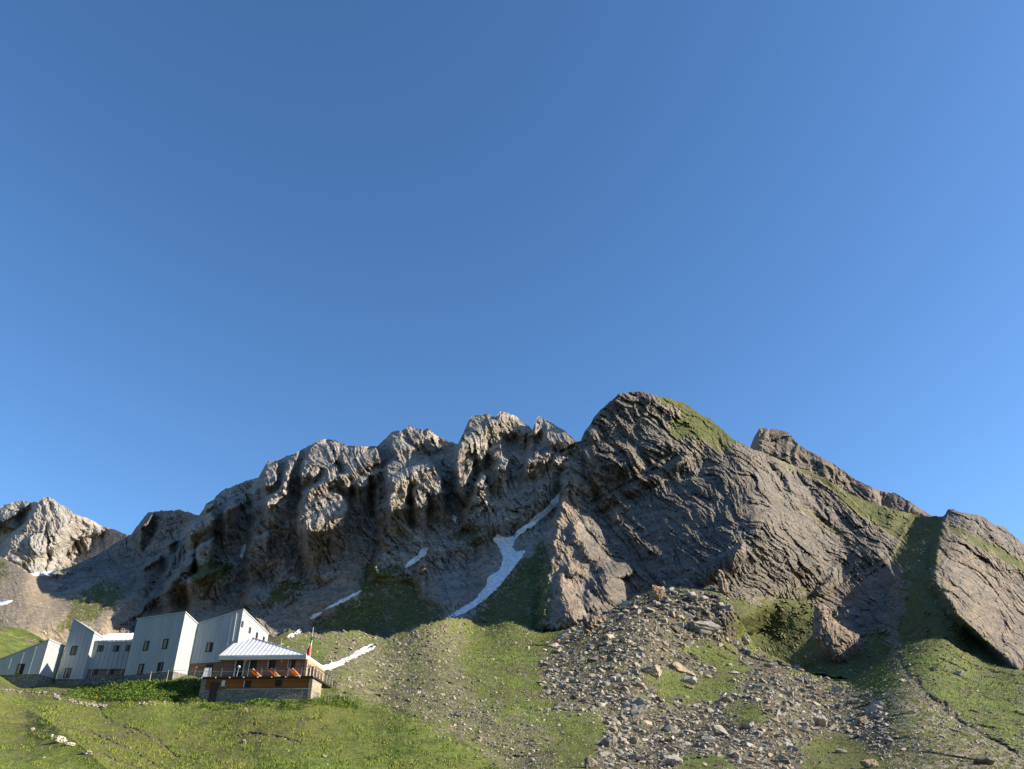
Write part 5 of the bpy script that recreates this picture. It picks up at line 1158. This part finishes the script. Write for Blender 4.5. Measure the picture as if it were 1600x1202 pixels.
# --- grass and weeds
def blade_mat(name, a, b, c_):
    k = NT(name); at2 = k.node('ShaderNodeAttribute', attribute_name='tint'); s1 = k.node('ShaderNodeSeparateColor'); k.link(at2.outputs['Color'], s1.inputs[0])
    n = k.noise(k.pos(), .18, 4, .6); c = k.mix(s1.outputs[0], a, b); c = k.mix(k.ramp(n, [(.42, (0, 0, 0)), (.68, (.75, .75, .75))]), c, c_); k.col(c); k.b.inputs['Roughness'].default_value = .75
    return k.m
M_BLADE = blade_mat('meadow_grass', (.075, .13, .02), (.22, .285, .045), (.25, .24, .065)); M_WEED = blade_mat('weed_leaf', (.05, .105, .015), (.17, .27, .045), (.15, .21, .04))
def blades(name, U_, V_, hm, wm, mat, label, cat, leaf=False, nb=3):
    n = len(U_); Yg = surf_depth(U_, V_); P = at(U_, V_, Yg); vs_, k_ = [], 0; T = []
    for b in range(nb):
        a = RNG.uniform(0, 6.28, n); h = hm * RNG.uniform(.55, 1.25, n); w = wm * RNG.uniform(.6, 1.3, n); o = RNG.normal(0, 1, (n, 2)) * (hm * .55)[:, None]
        base = P + np.stack([o[:, 0], o[:, 1], -.05 - 0 * h], -1); dx = np.stack([np.cos(a) * w, np.sin(a) * w, 0 * w], -1); ln = RNG.uniform(0, 6.28, n); lean = np.stack([np.cos(ln) * h * .45, np.sin(ln) * h * .45, h], -1)
        if leaf: base = base + np.stack([0 * h, 0 * h, RNG.uniform(0, .5, n) * hm * 2.0], -1); lean = np.stack([np.cos(ln) * h * .8, np.sin(ln) * h * .8, h * RNG.uniform(-.2, .7, n)], -1)
        mid = base + lean * .55
        vs_.append(np.stack([base - dx * .5, base + dx * .5, mid + dx * .6, base + lean, mid - dx * .6], 1).reshape(-1, 3) if leaf else np.stack([base - dx, base + dx, base + lean + dx * .15], 1).reshape(-1, 3)); k_ = 5 if leaf else 3
        T.append(np.repeat(np.stack([RNG.uniform(0, 1, n), 0 * h, 0 * h, 1 + 0 * h], -1), k_, 0))
    Vv = np.concatenate(vs_); F_ = np.arange(len(Vv)).reshape(-1, k_)
    o = mesh_np(name, Vv, F_, mat, False, {'tint': np.concatenate(T)}); tag(o, label, cat, kind='stuff'); return o
def pts_in(n, u0, u1, v0, v1, test):
    u = RNG.uniform(u0, u1, n * 3); v = RNG.uniform(v0, v1, n * 3); m = test(u, v); return u[m][:n], v[m][:n]
u, v = pts_in(60000, -60, 820, 1070, 1230, lambda u, v: (inpoly(u, v, MEADOW) | ((v > 1076) & (u < 320)) ) & (RNG.uniform(0, 1, u.shape) < np.clip(.35 + gn(u / 14, v / 7, 811) + gn(u / 45, v / 22, 812) * .6, .12, 1)) & (np.minimum.reduce([polydist(u, v, P) for P in PATHS]) > 2))
hh = np.where(inpoly(u, v, KNOLL),   .06, .105) * RNG.uniform(.6, 1.6, len(u)) * (1 + .5 * (gn(u / 30, v / 12, 813) > .15)); blades('grass', u, v, hh, hh * .16 + .012, M_BLADE, 'short tufted grass covering the meadow below the hut', 'grass')
u, v = pts_in(52000, 540, 1660, 970, 1215, lambda u, v: infront(u, v) & ~inpoly(u, v, MEADOW) & ((~inpoly(u, v, BOULDER) & ~inpoly(u, v, BROWN)) | np.any([inpoly(u, v, P) for P in BOULDER_GRASS], 0) | (RNG.uniform(0, 1, u.shape) < .45)))
Yg = surf_depth(u, v); hh = scale(u, v, Yg) * RNG.uniform(1.1, 2.6, len(u)); blades('grass', u, v, hh, hh * .3, M_BLADE, 'rough grass tufts on the slopes around the boulder field', 'grass', nb=2)
u, v = pts_in(5200, 80, 340, 1060, 1105, lambda u, v: inpoly(u, v, [(95,1086),(120,1074),(170,1070),(235,1064),(316,1064),(316,1097),(240,1097),(165,1095),(120,1091)]))
blades('weeds', u, v, np.full(len(u), .26) * RNG.uniform(.7, 1.4, len(u)), np.full(len(u), .085), M_WEED, 'bank of tall lush green weeds below the metal blocks', 'weeds', leaf=True, nb=4)
u, v = pts_in(2600, 315, 560, 1088, 1116, lambda u, v: (np.abs(v - (1100 + 4 * np.sin(u / 17))) < 7) & ((gn(u / 20, v / 9, 821) > -.25)) | ((u > 488) & (u < 545) & (v < 1104) & (v > 1090)))
blades('weeds', u, v, np.full(len(u), .24) * RNG.uniform(.6, 1.4, len(u)), np.full(len(u), .07), M_WEED, 'strip of tall weeds along the foot of the terrace wall', 'weeds', leaf=True, nb=4)
# --- rough stone rows by the path
vs, fs, ts, off = [], [], [], 0
for PL, n_, s0 in (([(-10,1078),(40,1082),(85,1085)], 70, 3.4), ([(82,1085),(92,1094)], 40, 4.5), ([(108,1096),(130,1100),(165,1104)], 90, 4.0), ([(125,1070),(140,1068),(165,1066),(200,1065)], 80, 4.2), ([(210,1099),(262,1100)], 30, 3.5)):
    PL = np.array(PL, float); L = np.concatenate([[0], np.cumsum(np.hypot(*np.diff(PL, axis=0).T))])
    for _ in range(n_):
        t = RNG.uniform(0, L[-1]); u = np.interp(t, L, PL[:, 0]) + RNG.normal(0, 1.0); v = np.interp(t, L, PL[:, 1]) + RNG.normal(0, 1.6); Y = surf_depth([u], [v])[0]; P = at(u, v, Y); s = scale(u, v, Y) * s0 * .5 * RNG.uniform(.5, 1.2)
        vv, ff = VAR[int(RNG.integers(14))]; vs.append((vv * s) @ rotm(RNG.uniform(-.5, .5), RNG.uniform(-.5, .5), RNG.uniform(0, 6)).T + P + np.array([0, 0, s * RNG.uniform(.1, .9)])); fs.append(ff + off); off += len(vv); ts.append(np.tile([[RNG.uniform(.3, 1), RNG.uniform(.3, .9), 0, 1]], (len(vv), 1)))
o = mesh_np('rubble', np.concatenate(vs), np.concatenate(fs), M_RUBBLE, False, {'tint': np.concatenate(ts)}); tag(o, 'rough rows of piled stones along the path below the hut', 'stone rows', kind='stuff')
p = Vector(ground_at(149, 1094)[0]); T = thing('yellow_flowers', p, 'small clump of bright yellow flowers at the edge of the weed bank', 'flowers')
m = MB(); r_ = random.Random(3)
for i in range(26):
    a = r_.uniform(0, 6.28); d = r_.uniform(.02, .2); m.tube(p + Vector((math.cos(a) * d * .3, math.sin(a) * d * .3, -.05)), p + Vector((math.cos(a) * d, math.sin(a) * d, r_.uniform(.15, .42))), .012, .006, 4)
m.build('stem', M_WEED, T); m = MB(); r_ = random.Random(3)
for i in range(26):
    a = r_.uniform(0, 6.28); d = r_.uniform(.02, .2); c = p + Vector((math.cos(a) * d, math.sin(a) * d, r_.uniform(.15, .42))); m.tube(c, c + Vector((0, 0, .05)), .02, .06, 6)
m.build('flower_head', simple('yellow_petal', (.75, .50, .02), .7), T)
